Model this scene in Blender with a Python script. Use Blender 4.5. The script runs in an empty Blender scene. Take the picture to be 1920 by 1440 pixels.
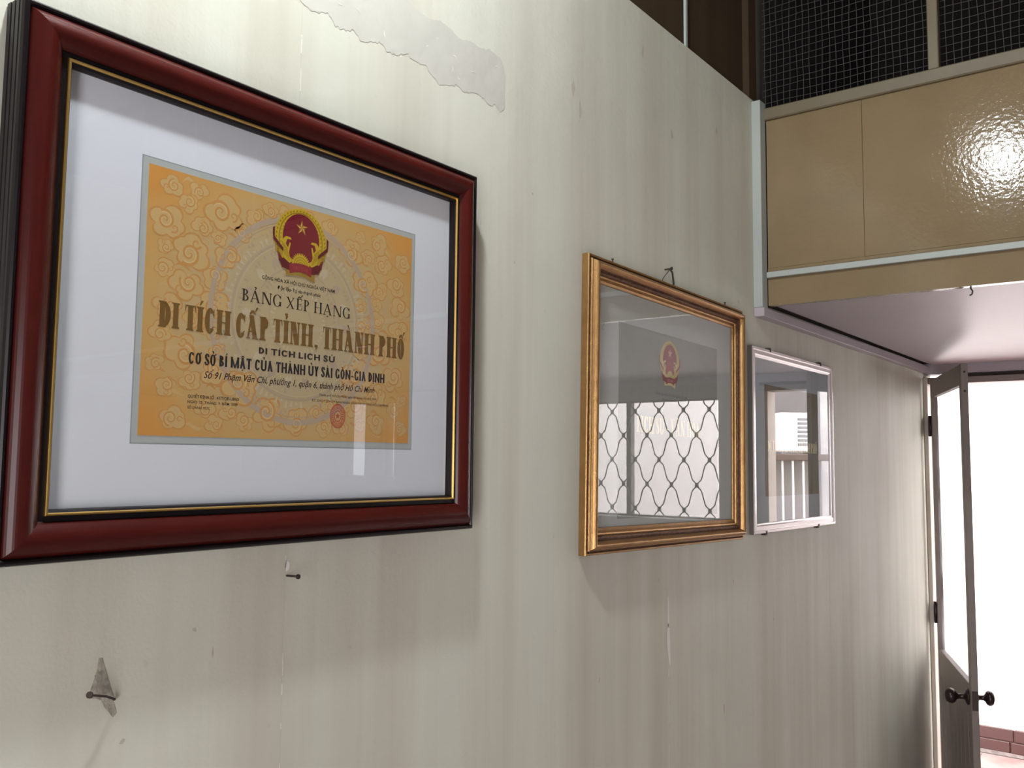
import bpy, math, random, unicodedata
from mathutils import Vector, Matrix
random.seed(7)
PI = math.pi
sc = bpy.context.scene
COL = sc.collection

# ------------------------------------------------------------------ camera
cam_d = bpy.data.cameras.new('camera')
cam = bpy.data.objects.new('camera', cam_d); COL.objects.link(cam)
F_PX = 1691.26; YAW, PITCH, ROLL = 0.65279308, 0.08513329, 0.00968578
cam_d.sensor_width = 36.0; cam_d.lens = 36.0 * F_PX / 1920.0
cam_d.clip_start = 0.02; cam_d.clip_end = 100
CAM = Vector((0.9, 0, 0))
fw = Vector((-math.sin(YAW)*math.cos(PITCH), math.cos(YAW)*math.cos(PITCH), math.sin(PITCH)))
r0 = Vector((math.cos(YAW), math.sin(YAW), 0)); u0 = r0.cross(fw)
rr = math.cos(ROLL)*r0 + math.sin(ROLL)*u0; uu = -math.sin(ROLL)*r0 + math.cos(ROLL)*u0
m = Matrix.Identity(4)
for i in range(3):
    m[i][0] = rr[i]; m[i][1] = uu[i]; m[i][2] = -fw[i]; m[i][3] = CAM[i]
cam.matrix_world = m
sc.camera = cam

# ------------------------------------------------------------------ world, lamps, exposure
sc.view_settings.view_transform = 'Standard'; sc.view_settings.look = 'None'
sc.view_settings.gamma = 1; sc.view_settings.use_curve_mapping = False
sc.view_settings.exposure = 0.30
w = bpy.data.worlds.new('overcast_sky'); sc.world = w; w.use_nodes = True
bg = w.node_tree.nodes['Background']
bg.inputs['Color'].default_value = (1.0, 0.955, 0.975, 1)
bg.inputs['Strength'].default_value = 9.5

def point(name, loc, energy, radius, color):
    l = bpy.data.lights.new(name, 'POINT'); l.energy = energy; l.shadow_soft_size = radius; l.color = color
    o = bpy.data.objects.new(name, l); o.location = loc; COL.objects.link(o); return o
LAMP = (0.32, 0.50, 1.21)
point('lamp_light', LAMP, 46.0, 0.036, (0.95, 1.0, 1.02))
def portal(name, loc, rot, sx, sy):
    l = bpy.data.lights.new(name, 'AREA'); l.shape = 'RECTANGLE'; l.size = sx; l.size_y = sy
    l.cycles.is_portal = True
    o = bpy.data.objects.new(name, l); o.location = loc; o.rotation_euler = rot; COL.objects.link(o)
portal('door_portal', (0.35, 4.10, -0.71), (-PI/2, 0, 0), 0.66, 2.08)
portal('window_portal', (1.54, 4.10, 0.02), (-PI/2, 0, 0), 1.25, 0.60)
portal('fill_opening_portal', (1.575, -1.72, -0.75), (PI/2, 0, 0), 0.96, 2.0)  # guides sky light through the opening added behind the camera
sc.cycles.max_bounces = 10; sc.cycles.diffuse_bounces = 6; sc.cycles.glossy_bounces = 6
sc.cycles.transparent_max_bounces = 16
sc.cycles.caustics_reflective = False; sc.cycles.caustics_refractive = False
sc.cycles.sample_clamp_indirect = 8.0

# ------------------------------------------------------------------ materials
def srgb(r, g, b):
    f = lambda c: (c/255/12.92) if c/255 <= 0.04045 else ((c/255+0.055)/1.055)**2.4
    return (f(r), f(g), f(b), 1)
def mat(name, col, rough=0.6, metal=0.0, spec=0.5, bump=None, var=None, coat=0.0):
    """col linear rgba; var=(scale xyz, amount, color2); bump=(scale, strength, dist, detail)"""
    mt = bpy.data.materials.new(name); mt.use_nodes = True
    nt = mt.node_tree; b = nt.nodes['Principled BSDF']
    b.inputs['Base Color'].default_value = col; b.inputs['Roughness'].default_value = rough
    b.inputs['Metallic'].default_value = metal; b.inputs['Specular IOR Level'].default_value = spec
    if coat: b.inputs['Coat Weight'].default_value = coat; b.inputs['Coat Roughness'].default_value = 0.12
    tc = nt.nodes.new('ShaderNodeTexCoord')
    if var:
        mp = nt.nodes.new('ShaderNodeMapping'); mp.inputs['Scale'].default_value = var[0]
        nz = nt.nodes.new('ShaderNodeTexNoise'); nz.inputs['Scale'].default_value = 1; nz.inputs['Detail'].default_value = 6
        cr = nt.nodes.new('ShaderNodeValToRGB')
        cr.color_ramp.elements[0].position = 0.35; cr.color_ramp.elements[1].position = 0.68
        mx = nt.nodes.new('ShaderNodeMix'); mx.data_type = 'RGBA'
        mx.inputs['A'].default_value = col; mx.inputs['B'].default_value = var[2]
        ml = nt.nodes.new('ShaderNodeMath'); ml.operation = 'MULTIPLY'; ml.inputs[1].default_value = var[1]
        nt.links.new(tc.outputs['Object'], mp.inputs['Vector']); nt.links.new(mp.outputs[0], nz.inputs['Vector'])
        nt.links.new(nz.outputs['Fac'], cr.inputs['Fac']); nt.links.new(cr.outputs['Color'], ml.inputs[0])
        nt.links.new(ml.outputs[0], mx.inputs['Factor']); nt.links.new(mx.outputs['Result'], b.inputs['Base Color'])
    if bump:
        nb = nt.nodes.new('ShaderNodeTexNoise'); nb.inputs['Scale'].default_value = bump[0]; nb.inputs['Detail'].default_value = bump[3]
        bp = nt.nodes.new('ShaderNodeBump'); bp.inputs['Strength'].default_value = bump[1]; bp.inputs['Distance'].default_value = bump[2]
        nt.links.new(tc.outputs['Object'], nb.inputs['Vector']); nt.links.new(nb.outputs['Fac'], bp.inputs['Height'])
        nt.links.new(bp.outputs[0], b.inputs['Normal'])
    return mt

def wall_paint():
    mt = bpy.data.materials.new('wall_paint'); mt.use_nodes = True
    nt = mt.node_tree; N = nt.nodes; L = nt.links; b = N['Principled BSDF']
    b.inputs['Roughness'].default_value = 0.55; b.inputs['Specular IOR Level'].default_value = 0.3
    tc = N.new('ShaderNodeTexCoord')
    def noise(scale, mscale, detail=5, rough=0.6):
        mp = N.new('ShaderNodeMapping'); mp.inputs['Scale'].default_value = mscale
        nz = N.new('ShaderNodeTexNoise'); nz.inputs['Scale'].default_value = scale
        nz.inputs['Detail'].default_value = detail; nz.inputs['Roughness'].default_value = rough
        L.new(tc.outputs['Object'], mp.inputs[0]); L.new(mp.outputs[0], nz.inputs['Vector']); return nz.outputs['Fac']
    def ramp(s, p0, p1):
        r = N.new('ShaderNodeMapRange'); r.inputs['From Min'].default_value = p0; r.inputs['From Max'].default_value = p1
        L.new(s, r.inputs['Value']); return r.outputs[0]
    def mix(f, a, c, k):
        ml = N.new('ShaderNodeMath'); ml.operation = 'MULTIPLY'; ml.inputs[1].default_value = k; L.new(f, ml.inputs[0])
        mx = N.new('ShaderNodeMix'); mx.data_type = 'RGBA'; L.new(ml.outputs[0], mx.inputs['Factor'])
        if isinstance(a, tuple): mx.inputs['A'].default_value = a
        else: L.new(a, mx.inputs['A'])
        mx.inputs['B'].default_value = c; return mx.outputs['Result']
    base = (0.640, 0.642, 0.550, 1)
    c = mix(ramp(noise(1.0, (1, 7, 0.35), 4), 0.42, 0.72), base, (0.46, 0.41, 0.33, 1), 0.62)      # runs of damp down the wall
    c = mix(ramp(noise(2.2, (1, 1, 1), 6), 0.45, 0.75), c, (0.45, 0.46, 0.37, 1), 0.35)
    c = mix(ramp(noise(38, (1, 1, 1), 4, 0.7), 0.66, 0.78), c, (0.30, 0.27, 0.21, 1), 0.30)          # small scuffs
    c = mix(ramp(noise(9, (1, 1, 0.5), 8, 0.75), 0.68, 0.80), c, (0.34, 0.29, 0.23, 1), 0.40)
    L.new(c, b.inputs['Base Color'])
    bp = N.new('ShaderNodeBump'); bp.inputs['Strength'].default_value = 0.35; bp.inputs['Distance'].default_value = 0.0025
    ad = N.new('ShaderNodeMath'); ad.operation = 'ADD'
    n1 = noise(26, (1, 1, 1), 3); n2 = noise(240, (1, 1, 1), 2)
    m2 = N.new('ShaderNodeMath'); m2.operation = 'MULTIPLY'; m2.inputs[1].default_value = 0.25; L.new(n2, m2.inputs[0])
    L.new(n1, ad.inputs[0]); L.new(m2.outputs[0], ad.inputs[1]); L.new(ad.outputs[0], bp.inputs['Height'])
    L.new(bp.outputs[0], b.inputs['Normal'])
    return mt

def glass(name='clear_glass', tint=(0.97, 0.98, 0.98, 1), dirt=0.0):
    mt = bpy.data.materials.new(name); mt.use_nodes = True
    nt = mt.node_tree; N = nt.nodes; L = nt.links; N.clear()
    out = N.new('ShaderNodeOutputMaterial'); tr = N.new('ShaderNodeBsdfTransparent'); gl = N.new('ShaderNodeBsdfGlossy')
    tr.inputs['Color'].default_value = tint; gl.inputs['Roughness'].default_value = 0.0
    gl.inputs['Color'].default_value = (1, 1, 1, 1)
    fr = N.new('ShaderNodeFresnel'); fr.inputs['IOR'].default_value = 1.52
    # two surfaces of one pane: 2R/(1+R), taken on the front face only
    a = N.new('ShaderNodeMath'); a.operation = 'ADD'; a.inputs[1].default_value = 1.0; L.new(fr.outputs[0], a.inputs[0])
    t = N.new('ShaderNodeMath'); t.operation = 'MULTIPLY'; t.inputs[1].default_value = 2.0; L.new(fr.outputs[0], t.inputs[0])
    d = N.new('ShaderNodeMath'); d.operation = 'DIVIDE'; L.new(t.outputs[0], d.inputs[0]); L.new(a.outputs[0], d.inputs[1])
    ge = N.new('ShaderNodeNewGeometry'); inv = N.new('ShaderNodeMath'); inv.operation = 'SUBTRACT'; inv.inputs[0].default_value = 1.0
    L.new(ge.outputs['Backfacing'], inv.inputs[1])
    k = N.new('ShaderNodeMath'); k.operation = 'MULTIPLY'; L.new(d.outputs[0], k.inputs[0]); L.new(inv.outputs[0], k.inputs[1])
    mx = N.new('ShaderNodeMixShader'); L.new(k.outputs[0], mx.inputs[0]); L.new(tr.outputs[0], mx.inputs[1]); L.new(gl.outputs[0], mx.inputs[2])
    res = mx.outputs[0]
    if dirt:
        df = N.new('ShaderNodeBsdfTranslucent'); df.inputs['Color'].default_value = (0.75, 0.78, 0.80, 1)
        tc = N.new('ShaderNodeTexCoord'); nz = N.new('ShaderNodeTexNoise'); nz.inputs['Scale'].default_value = 3.2; nz.inputs['Detail'].default_value = 5
        mr = N.new('ShaderNodeMapRange'); mr.inputs['From Min'].default_value = 0.45; mr.inputs['From Max'].default_value = 0.65
        mr.inputs['To Max'].default_value = dirt
        L.new(tc.outputs['Object'], nz.inputs['Vector']); L.new(nz.outputs['Fac'], mr.inputs['Value'])
        m2 = N.new('ShaderNodeMixShader'); L.new(mr.outputs[0], m2.inputs[0]); L.new(res, m2.inputs[1]); L.new(df.outputs[0], m2.inputs[2]); res = m2.outputs[0]
    L.new(res, out.inputs['Surface'])
    return mt

M = {}
M['wall'] = wall_paint()
M['joint'] = mat('joint_filler', (0.42, 0.40, 0.33, 1), 0.9)
M['beige'] = mat('glossy_beige_paint', (0.220, 0.163, 0.092, 1), 0.085, spec=0.2, bump=(95, 0.5, 0.0009, 3), var=((5, 5, 5), 0.55, (0.165, 0.120, 0.066, 1)))
M['beige_dark'] = mat('brown_board_paint', (0.060, 0.040, 0.023, 1), 0.9, spec=0.08, var=((2, 14, 0.6), 0.6, (0.040, 0.026, 0.016, 1)), bump=(60, 0.2, 0.002, 3))
M['beige_trim'] = mat('beige_rail_paint', (0.14, 0.112, 0.065, 1), 0.5, var=((8, 8, 8), 0.5, (0.10, 0.08, 0.046, 1)))
M['duct'] = mat('pale_grey_plastic', (0.36, 0.39, 0.365, 1), 0.5, var=((6, 6, 6), 0.4, (0.29, 0.30, 0.28, 1)))
M['soffit'] = mat('soffit_paint', (0.39, 0.34, 0.365, 1), 0.45, spec=0.5, bump=(14, 0.2, 0.004, 3), var=((3, 3, 3), 0.4, (0.335, 0.295, 0.315, 1)))
M['white'] = mat('white_plaster', (0.80, 0.78, 0.76, 1), 0.8, bump=(30, 0.2, 0.003, 3))
M['offwhite'] = mat('room_paint', (0.37, 0.36, 0.34, 1), 0.8)
M['tile'] = mat('floor_tile', (0.46, 0.40, 0.38, 1), 0.4, var=((3, 3, 3), 0.5, (0.40, 0.34, 0.32, 1)))
M['pink'] = mat('pink_tile', (0.24, 0.115, 0.105, 1), 0.5, var=((6, 6, 6), 0.8, (0.26, 0.21, 0.19, 1)))
M['brick'] = mat('red_skirting_tile', (0.036, 0.0070, 0.0042, 1), 0.45, var=((9, 9, 9), 0.7, (0.026, 0.0052, 0.0034, 1)))
M['mortar'] = mat('grey_mortar', (0.20, 0.17, 0.155, 1), 0.9, var=((25, 25, 25), 0.8, (0.10, 0.08, 0.07, 1)), bump=(60, 0.6, 0.006, 4))
M['void'] = mat('loft_shade_boards', (0.006, 0.0025, 0.002, 1), 0.9)  # near-black colour paints in the shade of the unlit loft
M['wire'] = mat('galvanised_wire', (0.075, 0.07, 0.068, 1), 0.6, metal=0.2)
M['door'] = mat('grey_door_paint', (0.215, 0.180, 0.160, 1), 0.5, var=((4, 4, 10), 0.5, (0.165, 0.135, 0.12, 1)), bump=(40, 0.15, 0.002, 3))
M['jamb'] = mat('cream_frame_paint', (0.50, 0.44, 0.38, 1), 0.5, var=((9, 9, 5), 0.6, (0.33, 0.28, 0.235, 1)))
M['bronze'] = mat('dark_bronze', (0.035, 0.022, 0.022, 1), 0.30, metal=0.6)
M['iron'] = mat('rusty_iron', (0.055, 0.040, 0.034, 1), 0.6, metal=0.5)
M['black'] = mat('black_lacquer', (0.0060, 0.0035, 0.0045, 1), 0.34, spec=0.28)
M['mahog'] = mat('mahogany_lacquer', (0.055, 0.0062, 0.0046, 1), 0.27, spec=0.28, var=((30, 30, 30), 0.5, (0.040, 0.005, 0.004, 1)), coat=0.0)
M['gilt'] = mat('bright_gilt', (0.80, 0.52, 0.16, 1), 0.36, metal=1.0)
M['gold'] = mat('antique_gold_leaf', (0.42, 0.245, 0.095, 1), 0.36, metal=0.85, bump=(260, 0.35, 0.0015, 3), var=((50, 50, 50), 0.6, (0.30, 0.155, 0.06, 1)))
M['gold_dark'] = mat('worn_gold_ornament', (0.23, 0.115, 0.065, 1), 0.48, metal=0.7, bump=(420, 0.9, 0.003, 3), var=((160, 160, 160), 0.9, (0.10, 0.05, 0.03, 1)))
M['alu'] = mat('white_aluminium', (0.86, 0.80, 0.80, 1), 0.2, metal=0.5)
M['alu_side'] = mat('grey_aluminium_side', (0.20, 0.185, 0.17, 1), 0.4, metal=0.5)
M['mount'] = mat('white_mount_blue_haze', (0.90, 0.91, 0.98, 1), 0.8, bump=(9, 0.25, 0.004, 2))  # bluish cast puts the glass's reflected light into the white board
M['mount2'] = mat('grey_mount', (0.66, 0.67, 0.64, 1), 0.8)
M['mount3'] = mat('pale_blue_mount', (0.58, 0.63, 0.68, 1), 0.8)
M['laminate'] = mat('laminate_border', (0.55, 0.575, 0.56, 1), 0.4, bump=(300, 0.2, 0.001, 2))
M['laminate_edge'] = mat('laminate_edge', (0.36, 0.39, 0.40, 1), 0.4)
M['glass'] = glass()
M['tint'] = glass('reflection_dimming_glass', (0.42, 0.43, 0.45, 1))  # tint added to weaken these small windows' reflection in the first frame
M['glass_door'] = glass('dusty_door_glass', (0.93, 0.94, 0.95, 1), 0.24)
def ink(n, r, g, b, rough=0.6): M[n] = mat('ink_' + n, srgb(r, g, b), rough)
ink('text_black', 38, 34, 34); ink('text_gold', 128, 92, 38); ink('red', 128, 24, 40); ink('red_dark', 104, 18, 32)
ink('yellow', 214, 178, 40); ink('yellow_dark', 160, 122, 24); ink('star', 222, 178, 78); ink('star_shade', 150, 96, 40)
ink('stamp', 205, 92, 66); ink('curl', 218, 158, 88); ink('cloud', 221, 183, 122); ink('curl_light', 230, 198, 140)
ink('drum', 196, 172, 146); ink('drum_light', 214, 196, 162); ink('banner_text', 170, 70, 50)
ink('gold_pale', 232, 214, 150, 0.35); ink('text_faint', 92, 96, 96)
ink('base_gold', 168, 132, 48)

def cert_paper(name, edge, mid, core, yc, zc):
    """printed sheet: orange at its rim, tan towards the middle (the print's own colours), mottled"""
    mt = bpy.data.materials.new(name); mt.use_nodes = True
    nt = mt.node_tree; N = nt.nodes; L = nt.links; b = N['Principled BSDF']; b.inputs['Roughness'].default_value = 0.55
    tc = N.new('ShaderNodeTexCoord')
    mp = N.new('ShaderNodeMapping'); mp.vector_type = 'POINT'
    mp.inputs['Location'].default_value = (0, -yc/0.215, -zc/0.165); mp.inputs['Scale'].default_value = (0, 1/0.215, 1/0.165)
    ln = N.new('ShaderNodeVectorMath'); ln.operation = 'LENGTH'
    L.new(tc.outputs['Object'], mp.inputs[0]); L.new(mp.outputs[0], ln.inputs[0])
    nz = N.new('ShaderNodeTexNoise'); nz.inputs['Scale'].default_value = 28; nz.inputs['Detail'].default_value = 6; nz.inputs['Roughness'].default_value = 0.7
    L.new(tc.outputs['Object'], nz.inputs['Vector'])
    ad = N.new('ShaderNodeMath'); ad.operation = 'MULTIPLY_ADD'; ad.inputs[1].default_value = 0.35
    L.new(nz.outputs['Fac'], ad.inputs[0]); L.new(ln.outputs['Value'], ad.inputs[2])
    mr = N.new('ShaderNodeMapRange'); mr.inputs['From Max'].default_value = 1.5; L.new(ad.outputs[0], mr.inputs['Value'])
    cr = N.new('ShaderNodeValToRGB'); e = cr.color_ramp.elements
    e[0].position = 0.46; e[0].color = core; e[1].position = 0.92; e[1].color = edge
    x = e.new(0.72); x.color = mid
    L.new(mr.outputs[0], cr.inputs['Fac']); L.new(cr.outputs['Color'], b.inputs['Base Color'])
    return mt

# ------------------------------------------------------------------ mesh helpers
def link(name, me, parent=None, mats=()):
    o = bpy.data.objects.new(name, me); COL.objects.link(o)
    for x in mats: me.materials.append(x)
    if parent is not None: o.parent = parent
    return o
class MB:
    def __init__(s): s.v = []; s.f = []; s.m = []; s.sm = []
    def add(s, vs, fs, mi=0, smooth=False):
        b = len(s.v); s.v += [tuple(p) for p in vs]
        for f in fs: s.f.append([b+i for i in f]); s.m.append(mi); s.sm.append(smooth)
        return s
    def box(s, a, b, mi=0, bev=0.0):
        x0, y0, z0 = a; x1, y1, z1 = b
        if bev <= 0:
            vs = [(x0,y0,z0),(x1,y0,z0),(x1,y1,z0),(x0,y1,z0),(x0,y0,z1),(x1,y0,z1),(x1,y1,z1),(x0,y1,z1)]
            return s.add(vs, [(0,3,2,1),(4,5,6,7),(0,1,5,4),(1,2,6,5),(2,3,7,6),(3,0,4,7)], mi)
        # chamfered box
        c = bev; vs = []; idx = {}
        for sx in (0, 1):
            for sy in (0, 1):
                for sz in (0, 1):
                    X = x1 if sx else x0; Y = y1 if sy else y0; Z = z1 if sz else z0
                    dx = -c if sx else c; dy = -c if sy else c; dz = -c if sz else c
                    idx[(sx,sy,sz,0)] = len(vs); vs.append((X, Y+dy, Z+dz))
                    idx[(sx,sy,sz,1)] = len(vs); vs.append((X+dx, Y, Z+dz))
                    idx[(sx,sy,sz,2)] = len(vs); vs.append((X+dx, Y+dy, Z))
        fs = []
        g = lambda *k: idx[k]
        for q in (0, 1):
            fs.append([g(q,0,0,0), g(q,1,0,0), g(q,1,1,0), g(q,0,1,0)])
            fs.append([g(0,q,0,1), g(1,q,0,1), g(1,q,1,1), g(0,q,1,1)])
            fs.append([g(0,0,q,2), g(1,0,q,2), g(1,1,q,2), g(0,1,q,2)])
        for p in (0, 1):
            for q in (0, 1):
                fs.append([g(p,q,0,0), g(p,q,1,0), g(p,q,1,1), g(p,q,0,1)])
                fs.append([g(p,0,q,0), g(p,1,q,0), g(p,1,q,2), g(p,0,q,2)])
                fs.append([g(0,p,q,1), g(1,p,q,1), g(1,p,q,2), g(0,p,q,2)])
                for r in (0, 1): fs.append([g(p,q,r,0), g(p,q,r,1), g(p,q,r,2)])
        cx, cy, cz = (x0+x1)/2, (y0+y1)/2, (z0+z1)/2
        out = []
        for f in fs:
            P = [Vector(vs[i]) for i in f]; n = (P[1]-P[0]).cross(P[2]-P[0]); cc = sum(P, Vector())/len(P) - Vector((cx,cy,cz))
            fdup = [] 
            out.append(f if n.dot(cc) > 0 else f[::-1])
        return s.add(vs, out, mi)
    def tube(s, pts, r, seg=8, mi=0, caps=True):
        pts = [Vector(p) for p in pts]; n = len(pts); rs = r if isinstance(r, (list, tuple)) else [r]*n
        base = len(s.v); up = None
        for i, p in enumerate(pts):
            t = (pts[min(i+1, n-1)] - pts[max(i-1, 0)]).normalized()
            if up is None:
                up = Vector((0,0,1)) if abs(t.z) < 0.9 else Vector((1,0,0))
            a = (up - t*up.dot(t)).normalized(); up = a; b = t.cross(a)
            for k in range(seg):
                an = 2*PI*k/seg; s.v.append(tuple(p + (a*math.cos(an) + b*math.sin(an))*rs[i]))
        for i in range(n-1):
            for k in range(seg):
                a = base+i*seg+k; b = base+i*seg+(k+1)%seg
                s.f.append([a, b, b+seg, a+seg]); s.m.append(mi); s.sm.append(True)
        if caps:
            s.f.append([base+k for k in range(seg)][::-1]); s.m.append(mi); s.sm.append(False)
            s.f.append([base+(n-1)*seg+k for k in range(seg)]); s.m.append(mi); s.sm.append(False)
        return s
    def poly(s, pts, x, mi=0):
        """flat piece of print in the wall plane: pts are (y, z)"""
        A = sum(pts[i][0]*pts[(i+1) % len(pts)][1] - pts[(i+1) % len(pts)][0]*pts[i][1] for i in range(len(pts)))
        if A < 0: pts = pts[::-1]
        return s.add([(x, p[0], p[1]) for p in pts], [list(range(len(pts)))], mi)
    def build(s, name, mats, parent=None, rot=None):
        me = bpy.data.meshes.new(name); me.from_pydata(s.v, [], s.f)
        mats = mats if isinstance(mats, (list, tuple)) else [mats]
        for x in mats: me.materials.append(x)
        me.polygons.foreach_set('material_index', s.m); me.polygons.foreach_set('use_smooth', s.sm)
        me.update()
        return link(name, me, parent)
def box(name, a, b, mt, parent=None, bev=0.0): return MB().box(a, b, 0, bev).build(name, mt, parent)
def empty(name, loc=(0,0,0)):
    o = bpy.data.objects.new(name, None); o.location = loc; o.empty_display_size = 0.1; COL.objects.link(o); return o
def tag(o, label=None, cat=None, group=None, kind=None):
    if label: o['label'] = label
    if cat: o['category'] = cat
    if group: o['group'] = group
    if kind: o['kind'] = kind
    return o
def struct(o, label=None, cat=None): return tag(o, label, cat, kind='structure')

# ------------------------------------------------------------------ the room shell
FZ = -1.75; CZ = 1.75; YF = 3.965; YB = -1.60; XR = 4.6; HB = 2.232; ZU = 0.951
# left wall: fibre boards about a metre wide, painted over, fine open joints between them
wl = struct(empty('wall_left', (0, 0, FZ)), 'dingy cream painted board wall carrying the three framed certificates', 'wall')
def wlbox(name, a, b, mt, bev=0.0):
    o = MB().box((a[0], a[1], a[2]-FZ), (b[0], b[1], b[2]-FZ), 0, bev).build(name, mt, wl); return o
wlbox('backing', (-0.12, YB, FZ), (-0.0009, YF+0.12, ZU-0.002), M['joint'])
wlbox('backing', (-0.12, YB, ZU-0.002), (-0.0505, YF+0.12, CZ), M['joint'])
seams = [YB, -1.272, -0.275, 0.7232, 1.7200, 2.717, 3.700, YF+0.0]
for i in range(len(seams)-1):
    wlbox('wall_panel', (-0.008, seams[i]+0.00012, FZ), (0.0, seams[i+1]-0.00012, ZU), M['wall'])
# upper boards, set back, brown
ups = [YB, -0.55, 0.65, 1.841, 2.176]
for i in range(len(ups)-1):
    wlbox('upper_board', (-0.05, ups[i]+0.0008, ZU+0.004), (-0.014, ups[i+1]-0.0008, CZ), M['beige_dark'])
wlbox('cover_strip', (-0.014, 1.838, ZU), (-0.008, 1.846, CZ), M['duct'])
wlbox('corner_post', (-0.05, 2.178, ZU), (0.002, HB-0.001, CZ), M['beige_dark'], 0.003)
wlbox('ledge_shadow_gap', (-0.014, YB, ZU-0.001), (-0.0085, 2.176, ZU+0.004), M['iron'])

# peeled band of paint, high on the wall
def jag(y0, y1, z0, z1, n, amp):
    return [(y0+(y1-y0)*i/n, z0+(z1-z0)*i/n+random.uniform(-amp, amp)) for i in range(n+1)]
def wallflat(name, polys, mats, x=0.0004, parent=wl):
    b = MB()
    for pts, mi in polys: b.poly([(p[0], p[1]-FZ) for p in pts], x, mi)
    return b.build(name, mats, parent)
M['peel'] = mat('bare_grey_plaster', (0.51, 0.50, 0.445, 1), 0.9, var=((18, 18, 18), 0.7, (0.56, 0.55, 0.49, 1)), bump=(45, 0.3, 0.003, 4))
low = [(0.60,.612),(0.66,.604),(0.70,.596),(0.722,.590),(0.735,.583),(0.752,.586),(0.765,.592),(0.778,.578),(0.795,.580),(0.81,.586),(0.826,.575),(0.845,.581),(0.86,.588),(0.875,.580),(0.895,.583),(0.915,.592),(0.935,.585),(0.953,.589),(0.97,.580),(0.985,.571),(1.005,.574),(1.025,.582),(1.045,.578),(1.060,.584),(1.078,.589),(1.095,.583),(1.11,.578),(1.125,.582),(1.136,.576),(1.149,.584)]
top = [(1.149,.640),(1.147,.655),(1.135,.668),(1.11,.672),(1.085,.664),(1.06,.667),(1.035,.660),(1.01,.668),(0.985,.672),(0.96,.663),(0.93,.668),(0.91,.676),(0.885,.668),(0.86,.673),(0.82,.665),(0.78,.676),(0.74,.670),(0.70,.662),(0.65,.670),(0.60,.665)]
def strip_fill(lo, hi, n):
    def at(L, y):
        for a, b in zip(L, L[1:]):
            if a[0] <= y <= b[0]: return a[1] + (b[1]-a[1])*(y-a[0])/max(1e-9, b[0]-a[0])
        return L[-1][1]
    hi = hi[::-1]; ys = [lo[0][0] + (lo[-1][0]-lo[0][0])*i/n for i in range(n+1)]
    jl = [random.uniform(-.0022, .0030) for _ in range(n+1)]; jh = [random.uniform(-.0015, .0015) for _ in range(n+1)]; out = []
    for i in range(n):
        a, b = ys[i], ys[i+1]
        out.append(([(a, at(lo,a)+jl[i]), (b, at(lo,b)+jl[i+1]), (b, at(hi,b)+jh[i+1]), (a, at(hi,a)+jh[i])], 0))
    return out
wallflat('peeled_patch', strip_fill(low, top, 150), M['peel'])
M['chip'] = mat('white_filler_chip', (0.78, 0.76, 0.70, 1), 0.85)
M['grime'] = mat('grey_grime', (0.27, 0.255, 0.21, 1), 0.9, var=((90, 90, 90), 1.0, (0.47, 0.45, 0.37, 1)), bump=(160, 0.7, 0.003, 3))
M['scuff'] = mat('brown_scuff', (0.47, 0.435, 0.365, 1), 0.8)
def blob(y, z, ry, rz, n=9, j=0.35):
    return [(y+ry*math.cos(2*PI*i/n)*random.uniform(1-j, 1+j*.3), z+rz*math.sin(2*PI*i/n)*random.uniform(1-j, 1+j*.3)) for i in range(n)]
for i in range(12):
    y, z, a0, r_ = random.uniform(0.78, 1.13), random.uniform(.598, .655), random.uniform(0, 6), random.uniform(.003, .007)
    arc = [(y+r_*math.cos(a0+t*.35), z+r_*math.sin(a0+t*.35)) for t in range(6)]; arc2 = [(y+(r_-.0011*math.sin(PI*t/5)-.0002)*math.cos(a0+t*.35), z+(r_-.0011*math.sin(PI*t/5)-.0002)*math.sin(a0+t*.35)) for t in range(6)]
    wallflat('paint_flake', [([arc[t], arc[t+1], arc2[t+1], arc2[t]], 0) for t in range(5)], M['chip'], 0.0007)
# scraped triangle low on the left with its bent nail
wallflat('scraped_patch', [([(.4905,-.2035),(.4945,-.2035),(.4985,-.218),(.5035,-.2335),(.5075,-.2475),(.5125,-.262),(.5085,-.266),(.5035,-.259),(.499,-.254),(.495,-.246),(.489,-.243),(.4835,-.242),(.4825,-.236),(.486,-.226),(.4895,-.214)], 0)], M['grime'])
wallflat('scraped_patch', [([(.4865,-.2200),(.4975,-.2145),(.5045,-.236),(.5085,-.2455),(.503,-.247),(.494,-.238)], 0)], mat('raw_cement', (0.22,0.21,0.175,1), 0.95, var=((220,220,220), 1.0, (0.40,0.385,0.32,1))), 0.0008)
# cracks and chips along the open joints
def chips(y, zs, wdt=0.0012, name='filler_chip'):
    for a, b in zs:
        n = 5; L = [(y-wdt*random.uniform(.4,1), a+(b-a)*i/n) for i in range(n+1)]; R = [(y+wdt*random.uniform(.2,1), a+(b-a)*i/n) for i in range(n+1)]
        wallflat(name, [([L[i], L[i+1], R[i+1], R[i]], 0) for i in range(n)], M['chip'], 0.0007)
chips(0.7232, [(.52,.545),(.47,.50),(-.133,-.118),(-.285,-.272),(-.262,-.235),(-.325,-.318),(-.375,-.365),(-.398,-.390),(.60,.64)], 0.0009)
chips(1.7200, [(-.535,-.470),(-.64,-.575),(-.44,-.425)], 0.0010)
wallflat('filler_chip', [([(1.7165,-.281),(1.719,-.277),(1.7215,-.287),(1.7225,-.330),(1.7195,-.345),(1.716,-.33)], 0), ([(1.7165,-.335),(1.7215,-.335),(1.726,-.352),(1.7275,-.39),(1.7285,-.422),(1.722,-.410),(1.7155,-.385),(1.7135,-.358)], 0)], M['chip'], 0.0007)
wallflat('filler_chip', [(blob(.7255,-.131,.004,.008,9,.3), 0)], M['chip'], 0.0007)
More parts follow.
